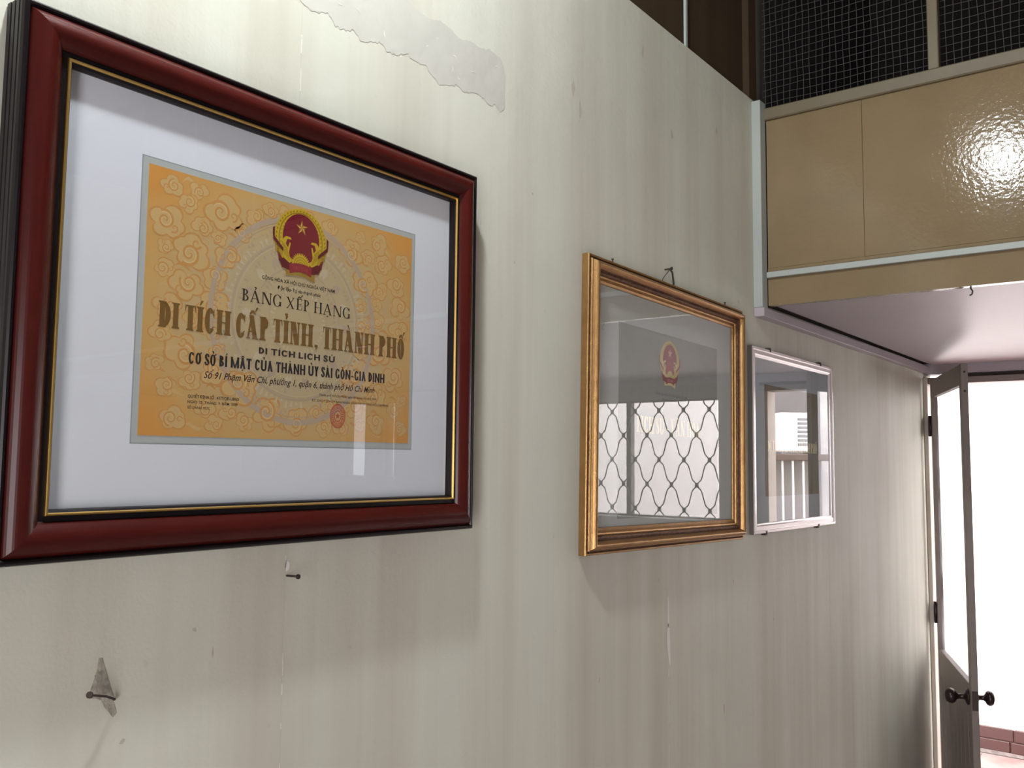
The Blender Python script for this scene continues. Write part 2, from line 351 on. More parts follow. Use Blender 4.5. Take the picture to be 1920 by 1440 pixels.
wallflat('filler_chip', [([(1.955,.352),(1.962,.352),(1.967,.31),(1.963,.285),(1.957,.31)], 0)], mat('pale_chip', (0.66,0.64,0.56,1), .8), 0.0006)
for y, z, a, b in [(1.355,.690,.006,.016),(1.378,.655,.005,.022),(1.62,.86,.006,.02),(1.75,.72,.006,.014),(1.23,.46,.003,.004),(.624,-.219,.002,.006),(.6,-.19,.003,.004),(1.03,-.02,.003,.004),(1.18,.33,.002,.004),(2.10,.40,.004,.008),(1.98,.80,.006,.012),(1.45,-.40,.003,.006),(.52,-.293,.004,.003),(1.77,-.21,.0015,.03),(1.68,-.24,.003,.006),(2.05,-.28,.003,.008),(1.99,-.56,.004,.014),(2.3,-.40,.003,.01)]:
    wallflat('scuff_mark', [(blob(y, z, a, b, 9, .6), 0)], M['scuff'], 0.0004)

# far wall with door and window openings (0.12 thick), built of blocks round the openings
DX0, DX1, DZ = 0.030, 0.680, 0.330
WX0, WX1, WZ0, WZ1 = 0.925, 2.15, -0.268, 0.308
wf = struct(empty('wall_far', (0, YF, FZ)), 'pale far wall around the open door under the loft', 'wall')
def wfbox(name, a, b, mt): return MB().box((a[0], a[1]-YF, a[2]-FZ), (b[0], b[1]-YF, b[2]-FZ)).build(name, mt, wf)
wfbox('wall_block', (DX1+0.04, YF, FZ), (WX0, YF+0.12, CZ), M['offwhite'])
wfbox('wall_block', (WX0, YF, FZ), (WX1, YF+0.12, WZ0), M['offwhite'])
wfbox('wall_block', (WX0, YF, WZ1), (WX1, YF+0.12, CZ), M['offwhite'])
SW = ((3.085, 3.215), (3.345, 3.575)); SZ0, SZ1 = -0.10, 0.36
wfbox('wall_block', (WX1, YF, FZ), (SW[0][0], YF+0.12, CZ), M['offwhite'])
wfbox('wall_block', (SW[0][1], YF, FZ), (SW[1][0], YF+0.12, CZ), M['offwhite'])
wfbox('wall_block', (SW[1][1], YF, FZ), (XR+0.12, YF+0.12, CZ), M['offwhite'])
for a_, b_ in SW:
    wfbox('wall_block', (a_, YF, FZ), (b_, YF+0.12, SZ0), M['offwhite']); wfbox('wall_block', (a_, YF, SZ1), (b_, YF+0.12, CZ), M['offwhite'])
    wfbox('dimming_pane', (a_, YF+.05, SZ0), (b_, YF+.056, SZ1), M['tint'])
    wfbox('sill_strip', (a_-.02, YF-.02, SZ0-.012), (b_+.02, YF-.0005, SZ0), M['duct'])
wfbox('wall_block', (0.0, YF, 0.3705), (DX1+0.04, YF+0.12, CZ), M['soffit'])
# header board and door frame
wfbox('header_board', (0.0, YF-0.012, 0.374), (XR, YF-0.0005, 0.4125), M['soffit'])
wfbox('gap_stop', (0.115, YF+0.03, 0.3575), (DX1+0.04, YF+0.06, 0.3700), M['iron'])
struct(box('trim_1', (0.0005, YF-0.016, FZ), (0.0165, YF+0.09, 0.3560), M['jamb'], None, 0.002), 'narrow cream door jamb in the corner at the cream wall', 'door frame')
struct(box('trim_2', (0.0175, YF-0.002, DZ), (DX1+0.04, YF+0.09, 0.3560), M['door'], None, 0.002), 'grey door frame head over the open doorway', 'door frame')
struct(box('trim_3', (DX1, YF-0.004, FZ), (DX1+0.039, YF+0.09, DZ-0.0005), M['jamb'], None, 0.002), 'door jamb on the far side of the doorway', 'door frame')
struct(box('floor', (-0.12, YB-0.1, FZ-0.1), (XR+0.12, YF+0.12, FZ), M['tile']), 'pale tiled room floor', 'floor')
struct(box('ceiling', (-0.12, YB-0.1, CZ), (XR+0.12, YF+0.12, CZ+0.1), M['offwhite']), 'room ceiling', 'ceiling')
struct(box('wall_right', (XR, YB, FZ), (XR+0.12, YF, CZ), M['offwhite']), 'plain wall across the room', 'wall')
wb = struct(empty('wall_back', (0, YB, FZ)), 'unseen back wall with an opening added and sized for fill daylight', 'wall')  # unseen opening, added and moved for the daylight it throws on the wall
for a, b in (((0, 0, 0), (1.1, -0.1, CZ-FZ)), ((2.05, 0, 0), (XR, -0.1, CZ-FZ)), ((1.1, 0, 2.0), (2.05, -0.1, CZ-FZ))):
    MB().box((a[0], b[1], a[2]), (b[0], a[1], b[2])).build('wall_block', M['offwhite'], wb)

# ------------------------------------------------------------------ loft box over the door: beam front, soffit, rails
bm_ = struct(empty('wall_header', (0, HB, 0.40)), 'glossy beige painted loft front above the doorway', 'wall')
def bb(name, a, b, mt, bev=0.0): return MB().box((a[0], a[1]-HB, a[2]-0.40), (b[0], b[1]-HB, b[2]-0.40), 0, bev).build(name, mt, bm_)
bb('front_panel', (0.026, HB, 0.5035), (0.2685, HB+0.02, 0.8960), M['beige'])
bb('front_panel', (0.2695, HB, 0.5035), (1.80, HB+0.02, 0.8960), M['beige'])
bb('front_panel', (1.801, HB, 0.5035), (XR, HB+0.02, 0.8960), M['beige'])
bb('lower_board', (0.026, HB-0.002, 0.4050), (XR, HB+0.02, 0.5025), M['beige'])
bb('top_rail', (0.002, HB-0.010, 0.8960), (XR, HB+0.03, 0.9290), M['beige_trim'], 0.003)
for x0 in (0.424, 0.86, 1.30, 1.74, 2.18, 2.62, 3.06):
    bb('rail_post', (x0, HB-0.004, 0.9290), (x0+0.024, HB+0.02, CZ-0.001), M['beige_trim'], 0.002)
# soffit underside
bb('slot_shade_strip', (0.002, HB+0.021, 0.4125), (0.0355, YF, 0.4200), M['iron'])  # dark strip colours in the shade of the slot between duct and soffit
bb('soffit_board', (0.036, HB+0.0, 0.4075), (XR, YF, 0.4200), M['soffit'])
struct(box('trim_4', (0.0, HB-0.036, 0.398), (0.024, HB-0.001, 0.944), M['duct'], None, 0.001), 'pale grey vertical cable duct at the edge of the loft front', 'duct')
struct(box('trim_5', (0.026, HB-0.0135, 0.4765), (XR, HB-0.0025, 0.4915), M['duct'], None, 0.001), 'pale grey horizontal duct along the loft front', 'duct')
d6 = struct(box('trim_6', (0.0005, HB-0.036, 0.3745), (0.028, 3.12, 0.3975), M['soffit'], None, 0.001), 'pale duct along the wall under the soffit, nearer length', 'duct')
d7 = struct(box('trim_7', (0.0005, 3.1215, 0.3755), (0.026, YF-0.013, 0.4000), M['soffit'], None, 0.001), 'pale duct along the wall under the soffit, length by the door', 'duct')
# loft interior
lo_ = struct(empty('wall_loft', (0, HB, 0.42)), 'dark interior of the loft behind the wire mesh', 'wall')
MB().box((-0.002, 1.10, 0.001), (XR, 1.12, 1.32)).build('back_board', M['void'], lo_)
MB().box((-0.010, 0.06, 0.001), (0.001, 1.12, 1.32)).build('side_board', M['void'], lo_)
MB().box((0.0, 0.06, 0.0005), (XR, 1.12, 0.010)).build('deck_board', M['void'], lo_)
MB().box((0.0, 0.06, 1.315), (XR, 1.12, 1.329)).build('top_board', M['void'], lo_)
# wire mesh
wm = empty('wire_mesh_screen', (0.004, HB+0.036, 0.93))
tag(wm, 'square wire mesh screen filling the dark loft opening above the beige panel', 'wire mesh')
b = MB(); step = 0.0172
nx = int(1.9/step)
for i in range(nx):
    x = i*step + random.uniform(-.0012, .0012) + 0.006
    pts = [(x + 0.0011*math.sin(k*1.3+i) + random.uniform(-.0005,.0005), 0.0006*(-1)**k, k*0.0405-0.004) for k in range(21)]
    b.tube(pts, 0.00085, 4, 0, False)
b.build('vertical_wires', M['wire'], wm)['kind'] = 'stuff'
b = MB()
for j in range(43):
    z = j*0.0188 + random.uniform(-.001, .001) + 0.010; ph = random.uniform(0, 6)
    pts = [(k*0.035, 0.0006*(-1)**k+0.001, z + 0.0016*math.sin(k*0.9+ph) + random.uniform(-.0007,.0007)) for k in range(55)]
    b.tube(pts, 0.0008, 4, 0, False)
b.build('horizontal_wires', M['wire'], wm)['kind'] = 'stuff'
# little hook under the soffit edge
hk = MB(); hk.tube([(0, 0, 0), (0, 0, -0.006), (0.004, -0.004, -0.012), (0.003, -0.006, -0.020), (-0.002, -0.004, -0.022)], 0.0018, 6)
hk.box((-0.004, -0.002, -0.002), (0.004, 0.004, 0.0005), 0)
o = hk.build('hook', M['iron']); o.location = (0.497, HB+0.012, 0.4070); tag(o, 'small dark hook hanging under the edge of the loft soffit', 'hook')

# ------------------------------------------------------------------ serif capitals drawn as polygons (cap height 1)
def serif_text(text, W=0.16, H=0.045, S=0.07, cw=1.0, gap=0.06, space=0.32):
    out = []; x = 0.0; sans = S == 0
    def q(*p): out.append([(x+a, b_) for a, b_ in p])
    def rect(x0, y0, x1, y1): q((x0,y0),(x1,y0),(x1,y1),(x0,y1))
    def ser(x0, x1, y):                       # slab serif with small brackets
        if sans: return
        if y == 0: rect(x0-S, 0, x1+S, H); q((x0-S*.5,H),(x0,H),(x0,H+S*.8)); q((x1,H),(x1+S*.5,H),(x1,H+S*.8))
        else: rect(x0-S, 1-H, x1+S, 1); q((x0-S*.5,1-H),(x0,1-H-S*.8),(x0,1-H)); q((x1,1-H),(x1,1-H-S*.8),(x1+S*.5,1-H))
    def stem(x0, w=None, a=True, b_=True):
        w = W if w is None else w; rect(x0, 0, x0+w, 1)
        if a: ser(x0, x0+w, 0)
        if b_: ser(x0, x0+w, 1)
    def diag(xa, ya, xb, yb, w): q((xa,ya),(xa+w,ya),(xb+w,yb),(xb,yb))
    def ring(cx, cy, rx, ry, a0, a1, wx, wy, n=20):
        for i in range(n):
            s, t = math.radians(a0+(a1-a0)*i/n), math.radians(a0+(a1-a0)*(i+1)/n)
            q((cx+rx*math.cos(s), cy+ry*math.sin(s)), (cx+rx*math.cos(t), cy+ry*math.sin(t)), (cx+(rx-wx)*math.cos(t), cy+(ry-wy)*math.sin(t)), (cx+(rx-wx)*math.cos(s), cy+(ry-wy)*math.sin(s)))
    def stroke(pts):
        for (x0,y0,w0), (x1,y1,w1) in zip(pts, pts[1:]):
            dx, dy = x1-x0, y1-y0; l = math.hypot(dx, dy) or 1; nx_, ny_ = -dy/l, dx/l
            q((x0-nx_*w0,y0-ny_*w0),(x1-nx_*w1,y1-ny_*w1),(x1+nx_*w1,y1+ny_*w1),(x0+nx_*w0,y0+ny_*w0))
    for ch in text:
        if ch == ' ': x += space; continue
        bar = ch in 'Đ'
        if bar: ch = 'D'
        dec = unicodedata.normalize('NFD', ch); c = dec[0]; marks = dec[1:]
        h = H*.9
        if c == 'I': stem(S); w_ = W+2*S; mid = w_/2
        elif c == 'H':
            g = .40*cw; stem(S); stem(S+W+g); rect(S+W, .5-H/2, S+W+g, .5+H/2); w_ = 2*W+g+2*S; mid = w_/2
        elif c == 'N':
            g = .62*cw+W*.6; hw = W if sans else max(.055, W*.35); rect(S, 0, S+hw, 1); ser(S, S+hw, 0); rect(0, 1-H, S+hw, 1)
            diag(S+g+hw-W*.85, 0, S, 1, W*.85) if sans else diag(g-W*.75+S, 0, S, 1, W*1.15); rect(S+g, 0, S+g+hw, 1); ser(S+g, S+g+hw, 1); w_ = g+hw+2*S; mid = w_/2
        elif c in 'AV':
            g = .62*cw+W*.5; hw = W if sans else max(.055, W*.38)
            if c == 'A':
                diag(S*.7, 0, S*.7+g/2-hw*.2, 1, hw); diag(S*.7+g-W*.3, 0, S*.7+g/2-W*.45, 1, W); rect(g*.28, .28, g*.85, .28+H)
                [rect(0, 0, S*2+hw, H), rect(g-W*.3-S*.2, 0, g+W*.7+S*1.6, H)] if not sans else None
            else:
                diag(S*.7+g/2-W*.3, 0, S*.7, 1, W); diag(S*.7+g/2, 0, S*.7+g, 1, hw); [rect(0, 1-H, S*1.6+W, 1), rect(g-S*.3, 1-H, g+S*1.7+hw, 1)] if not sans else None
            w_ = g+W*.7+S*1.6; mid = w_/2 - W*.05
        elif c == 'X':
            g = .55*cw; hw = W if sans else max(.055, W*.38); diag(S*.6, 1, S*.6+g, 0, W); diag(S*.8, 0, S*.8+g+W-hw, 1, hw)
            for a in ((0, g) if not sans else ()): rect(a, 0, a+W+S, H); rect(a, 1-H, a+W+S, 1)
            w_ = g+W+2*S; mid = w_/2
        elif c == 'L':
            stem(S); g = .38*cw; rect(S+W, 0, S+W+g, H); q((S+W+g-H, 0), (S+W+g, 0), (S+W+g+.02, .30), (S+W+g-.02, .30)); w_ = S+W+g+.03; mid = w_/2
        elif c == 'E':
            stem(S); g = .34*cw; rect(S+W, 0, S+W+g, H); rect(S+W, 1-H, S+W+g-.02, 1); rect(S+W, .5-H/2, S+W+g*.65, .5+H/2)
            e = S+W+g; q((e-H,0),(e,0),(e+.02,.26),(e-.015,.26)); q((e-H-.02,1),(e-.02,1),(e-.01,.76),(e-.04,.76)); rect(S+W+g*.62, .38, S+W+g*.62+.03, .62); w_ = e+.04; mid = w_/2
        elif c == 'T':
            g = .30*cw; rect(0, 1-H, 2*g+W, 1); rect(g, 0, g+W, 1); ser(g, g+W, 0); q((0,1),(H,1),(.02,.74),(-.005,.74)); q((2*g+W-H,1),(2*g+W,1),(2*g+W+.005,.74),(2*g+W-.02,.74)); w_ = 2*g+W; mid = w_/2
        elif c == 'D':
            stem(S, None); R = .34*cw+W*.5; ring(S+W*.6, .5, R+W*.4, .5, -90, 90, W, H); w_ = S+W+R; mid = w_/2
            if bar: rect(-.02, .47, S+W+.14, .53)
        elif c == 'B':
            stem(S); R = .24*cw+W*.6; ring(S+W*.7, .76, R, .24, -90, 90, W*.9, H); ring(S+W*.7, .27, R+.06, .27, -90, 90, W, H); w_ = S+W*.7+R+.08; mid = w_/2
        elif c == 'P':
            stem(S); R = .28*cw+W*.6; ring(S+W*.7, .73, R, .27, -90, 90, W, H); w_ = S+W*.7+R+.03; mid = w_/2
        elif c == 'O':
            R = .34*cw+W*.45; ring(R, .5, R, .52, 0, 360, W, H, 32); w_ = 2*R; mid = R
        elif c in 'CG':
            R = .34*cw+W*.45; ring(R, .5, R, .52, 38, 322, W, H, 26); e = R+R*.80
            q((e-.03, .98), (e+.01, .98), (e+.01, .68), (e-.03, .68)); q((e-.10,.80),(e+.01,.68),(e+.01,.78))
            if c == 'G': rect(e-W*.8, .04, e+W*.2, .42); rect(e-W*.8-S*.8, .42-H, e+W*.2+S*.6, .42)
            else: q((e-.10,.14),(e+.02,.28),(e-.02,.30),(e-.15,.16))
            w_ = e+.05+(W*.1 if c == 'G' else 0); mid = R
        elif c == 'S':
            R = .27*cw+W*.3; t = H*.55; k = W*.52
            stroke([(R*1.7,.74,t),(R*1.6,.88,t),(R,.98,t),(R*.42,.90,k*.8),(R*.30,.76,k),(R*.55,.60,k),(R*1.15,.46,k),(R*1.60,.32,k),(R*1.62,.18,k*.9),(R*1.3,.06,k*.6),(R*.9,.02,t),(R*.4,.10,t),(R*.18,.28,t)])
            rect(R*1.66, .68, R*1.76, .98); rect(R*.12, .02, R*.22, .32); w_ = R*1.95; mid = R
        elif c == 'U':
            g = .42*cw; hw = W if sans else max(.055, W*.4); rect(S, .3, S+W, 1); ser(S, S+W, 1); rect(S+W+g, .3, S+W+g+hw, 1); ser(S+W+g, S+W+g+hw, 1)
            R = (W+g+hw)/2; ring(S+R, .32, R, .34, 180, 360, W*.95, H*1.2); w_ = W+g+hw+2*S; mid = w_/2
        elif c == 'M':
            g = (.98 if sans else .56)*cw; hw = W if sans else max(.055, W*.35); rect(S, 0, S+hw, 1); ser(S, S+hw, 0); rect(S+g+W*.6, 0, S+g+W*1.6, 1); ser(S+g+W*.6, S+g+W*1.6, 0)
            e = S+(g+W*1.6)/2; dw = W*.75 if sans else W*.95; diag(e-dw*.5, 0, S, 1, dw); diag(e-dw*.5, 0, S+g+W*1.6-(dw if sans else hw), 1, dw if sans else hw); w_ = g+W*1.6+2*S; mid = w_/2
        elif c == 'Y':
            g = .56*cw; hw = W if sans else max(.055, W*.38); e = S*.6+g/2; rect(e, 0, e+W, .46); ser(e, e+W, 0); diag(e, .44, 0+S*.6, 1, W); diag(e+W-hw, .44, S*.6+g+W-hw, 1, hw); w_ = g+W+S*1.2; mid = w_/2
        elif c == ',':
            q((.03,0),(.03+W*.8,0),(.03+W*.8,.13),(.03,.13)); q((.03+W*.4,0),(.03+W*.8,0),(.03,-.16)); w_ = W+.05; mid = 0
        elif c == '-': rect(.02, .30, .24+W*.3, .40); w_ = .27+W*.3; mid = 0
        else: w_ = .3; mid = .15
        a = 0.035+W*.16
        for mk in marks:
            n = unicodedata.name(mk)
            up = 0.10 if ('CIRCUMFLEX' in [unicodedata.name(k).split()[1] for k in marks]) and 'CIRCUMFLEX' not in n else 0.0
            ux = 0.16 if up else 0.0
            if 'ACUTE' in n: q((mid-.05+ux,1.05+up),(mid+.0+ux,1.05+up),(mid+.14+ux,1.25+up),(mid+.03+ux,1.25+up))
            elif 'GRAVE' in n: q((mid,1.05+up),(mid+.05,1.05+up),(mid-.03,1.25+up),(mid-.14,1.25+up))
            elif 'HOOK' in n: stroke([(mid-.07,1.24,a*.6),(mid,1.29,a*.7),(mid+.06,1.23,a*.9),(mid+.01,1.14,a*.7),(mid,1.07,a*.5)])
            elif 'TILDE' in n: stroke([(mid-.14,1.10+up,a*.5),(mid-.06,1.18+up,a*.8),(mid+.05,1.10+up,a*.8),(mid+.14,1.19+up,a*.5)])
            elif 'DOT BELOW' in n: ring(mid, -.13, .065, .055, 0, 360, .065, .055, 10)
            elif 'CIRCUMFLEX' in n: stroke([(mid-.15,1.04,a*.4),(mid,1.18,a*.9),(mid+.15,1.04,a*.4)])
            elif 'BREVE' in n: stroke([(mid-.13,1.18,a*.5),(mid-.07,1.07,a*.8),(mid+.07,1.07,a*.8),(mid+.13,1.18,a*.5)])
            elif 'HORN' in n: stroke([(w_-.10,.92,a*.6),(w_-.02,.97,a*.8),(w_+.02,1.08,a*.8)])
        x += w_ + gap
    return out, x-gap
def serif_line(name, text, y0, y1, z0, zcap, mt, parent, off, x, **kw):
    """lettering between y0 and y1, baseline z0, cap top zcap; off = parent's world origin"""
    P, wd = serif_text(text, **kw); sy = (y1-y0)/wd; sz = zcap-z0; b = MB()
    for i, p in enumerate(P): b.poly([(y0+a*sy-off[1], z0+c*sz-off[2]) for a, c in p], x-off[0]+(i % 12)*1.2e-5)
    return b.build(name, mt, parent)
def sans_line(name, text, y0, y1, z0, zcap, mt, parent, off, x, bold=0.0, shear=0.0):
    cu = bpy.data.curves.new('t', 'FONT'); cu.body = text; cu.size = 1; cu.offset = bold; cu.resolution_u = 3; cu.shear = shear
    cu.space_character = 1.0 + bold*2.2
    t = bpy.data.objects.new('t', cu); COL.objects.link(t)
    me = bpy.data.meshes.new_from_object(t); bpy.data.objects.remove(t); bpy.data.curves.remove(cu)
    xs = [v.co.x for v in me.vertices]; a, c = min(xs), max(xs); cap = 0.729
    for v in me.vertices:
        X, Y = v.co.x, v.co.y
        v.co = (x-off[0], y0+(X-a)/(c-a)*(y1-y0)-off[1], z0+Y/cap*(zcap-z0)-off[2])
    me.name = name; me.materials.clear()
    return link(name, me, parent, [mt])

# ------------------------------------------------------------------ national emblem, drawn flat
EMB = ['yellow', 'yellow_dark', 'red', 'red_dark', 'star', 'star_shade', 'base_gold', 'banner_text']
ink('pale_yellow', 240, 222, 158); ink('pale_yellow_dark', 214, 190, 124); ink('pale_red', 168, 84, 84); ink('pale_star', 236, 190, 176)
EMB_HAZED = ['pale_yellow', 'pale_yellow_dark', 'pale_red', 'pale_red', 'pale_star', 'pale_star', 'pale_yellow', 'pale_star']  # paler inks carry the reflection haze lying over the second emblem
def emblem(parent, off, yc, zt, zb, x, hw=0.0435, inks=EMB):
    """zt top, zb bottom, hw half width"""
    b = MB(); sz = (zt-zb)/0.088; sy = hw/0.0435
    def P(pts, mi, dx): b.poly([(yc+p[0]*sy-off[1], zb+p[1]*sz-off[2]) for p in pts], x+dx*0.00006-off[0], mi)
    cz = 0.0465
    def ell(cx, cy, rx, ry, n=40, a0=0, a1=360): return [(cx+rx*math.cos(math.radians(a0+(a1-a0)*i/n)), cy+ry*math.sin(math.radians(a0+(a1-a0)*i/n))) for i in range(n if a1-a0 == 360 else n+1)]
    P(ell(0, cz, .0405, .0405), 0, 0)                                   # gold wreath
    P(ell(0, cz+.001, .0345, .0352), 1, 1); P(ell(0, cz+.001, .0330, .0338), 0, 2)
    for ring_r, n, ln, wd, mi in ((.0378, 46, .0034, .0011, 1), (.0315, 40, .0028, .0009, 1)):   # rice grains
        for i in range(n):
            a = 2*PI*i/n
            if 1.35*PI < a < 1.65*PI: continue
            s = 1 if math.cos(a) > 0 else -1; ta = a+s*0.9; c = (ring_r*math.cos(a), cz+ring_r*math.sin(a))
            P([(c[0]+ln*.5*math.cos(ta+q)*1 if k % 2 == 0 else c[0]+wd*math.cos(ta+q), c[1]+ln*.5*math.sin(ta+q) if k % 2 == 0 else c[1]+wd*math.sin(ta+q)) for k, q in enumerate((0, PI/2, PI, 3*PI/2))], mi, 3)
    P(ell(0, cz+.0035, .0285, .0310), 2, 4)                             # red field
    for i in range(5):                                                  # star, each ray lit and shaded
        a = PI/2+i*2*PI/5; R, r = .0098, .0037; c = (0.0005, cz+.0175)
        tip = (c[0]+R*math.cos(a), c[1]+R*math.sin(a))
        l = (c[0]+r*math.cos(a+PI/5), c[1]+r*math.sin(a+PI/5)); q = (c[0]+r*math.cos(a-PI/5), c[1]+r*math.sin(a-PI/5))
        P([c, tip, l], 4, 5); P([c, q, tip], 5, 5)
    for s in (-1, 1):                                                   # rice ears curling into the field
        P([(s*.031,.030),(s*.0275,.046),(s*.0235,.0495),(s*.0165,.0490),(s*.0150,.0465),(s*.0215,.0460),(s*.0235,.040),(s*.0200,.036),(s*.0180,.0425),(s*.0160,.0420),(s*.0185,.030),(s*.0150,.018),(s*.028,.016)], 0, 6)
        for k in range(5): P([(s*(.0175+k*.0022),.020+k*.002),(s*(.0183+k*.0022),.020+k*.002),(s*(.0225+k*.0017),.036+k*.0015),(s*(.0217+k*.0017),.036+k*.0015)], 1, 7)
        P([(s*.0435,.056),(s*.0405,.058),(s*.0405,.046),(s*.0270,.034),(s*.0270,.0295),(s*.0425,.042),(s*.0435,.050)], 3, 8)     # ribbon round the sheaf
        P([(s*.036,.030),(s*.033,.019),(s*.028,.010),(s*.016,.013),(s*.013,.020),(s*.020,.0155),(s*.026,.019)], 2, 8)
        for k in range(6): P([(s*(.026+k*.0023),.0225+k*.0010),(s*(.0268+k*.0023),.0225+k*.0010),(s*(.031+k*.0016),.036+k*.001),(s*(.0302+k*.0016),.036+k*.001)], 1, 7)
    P([(-.034,.019),(-.0265,.0225),(-.016,.0165),(-.013,.011),(-.0155,.008),(-.026,.010)], 3, 9)
    P([(.034,.019),(.0265,.0225),(.016,.0165),(.013,.011),(.0155,.008),(.026,.010)], 3, 9)
    # cog wheel half
    g = []; n = 16
    for i in range(n*2+1):
        a = PI*i/(n*2); r = .0150 if (i//1) % 2 == 0 else .0128
        g += [(r*math.cos(a-.03), .0165+r*1.06*math.sin(a-.03)), (r*math.cos(a+.03), .0165+r*1.06*math.sin(a+.03))]
    P(g, 0, 8)
    for r0, r1 in ((.0108,.0100),(.0078,.0070),(.0048,.0040),(.0022,.0015)):
        for i in range(14):
            a, c = PI*i/14, PI*(i+1)/14
            P([(r0*math.cos(a), .0165+r0*math.sin(a)), (r0*math.cos(c), .0165+r0*math.sin(c)), (r1*math.cos(c), .0165+r1*math.sin(c)), (r1*math.cos(a), .0165+r1*math.sin(a))], 1, 9)
    # base and banner
    P([(-.0225,.012),(-.0225,.0015),(-.008,.0035),(.008,.0035),(.0225,-.0010),(.0225,.010)], 6, 7)
    bn = [(-.0180,.0160),(-.009,.0185),(0,.0192),(.009,.0185),(.0180,.0160),(.0165,.0050),(.008,.0078),(0,.0086),(-.008,.0078),(-.0165,.0050)]
    P([bn[0],bn[1],bn[8],bn[9]], 2, 10); P([bn[1],bn[2],bn[7],bn[8]], 2, 10); P([bn[2],bn[3],bn[6],bn[7]], 2, 10); P([bn[3],bn[4],bn[5],bn[6]], 2, 10)
    Pg, wd = serif_text('VIỆT NAM', W=.14, H=.07)
    for p in Pg: P([(-.0115+a/wd*.023, .0105+c*.0045) for a, c in p], 7, 11)
    P([(-.0025,.0845),(.0025,.0845),(.0035,.0885),(0,.0870),(-.0035,.0885)], 0, 5)
    return b.build('emblem', [M[k] for k in inks], parent)

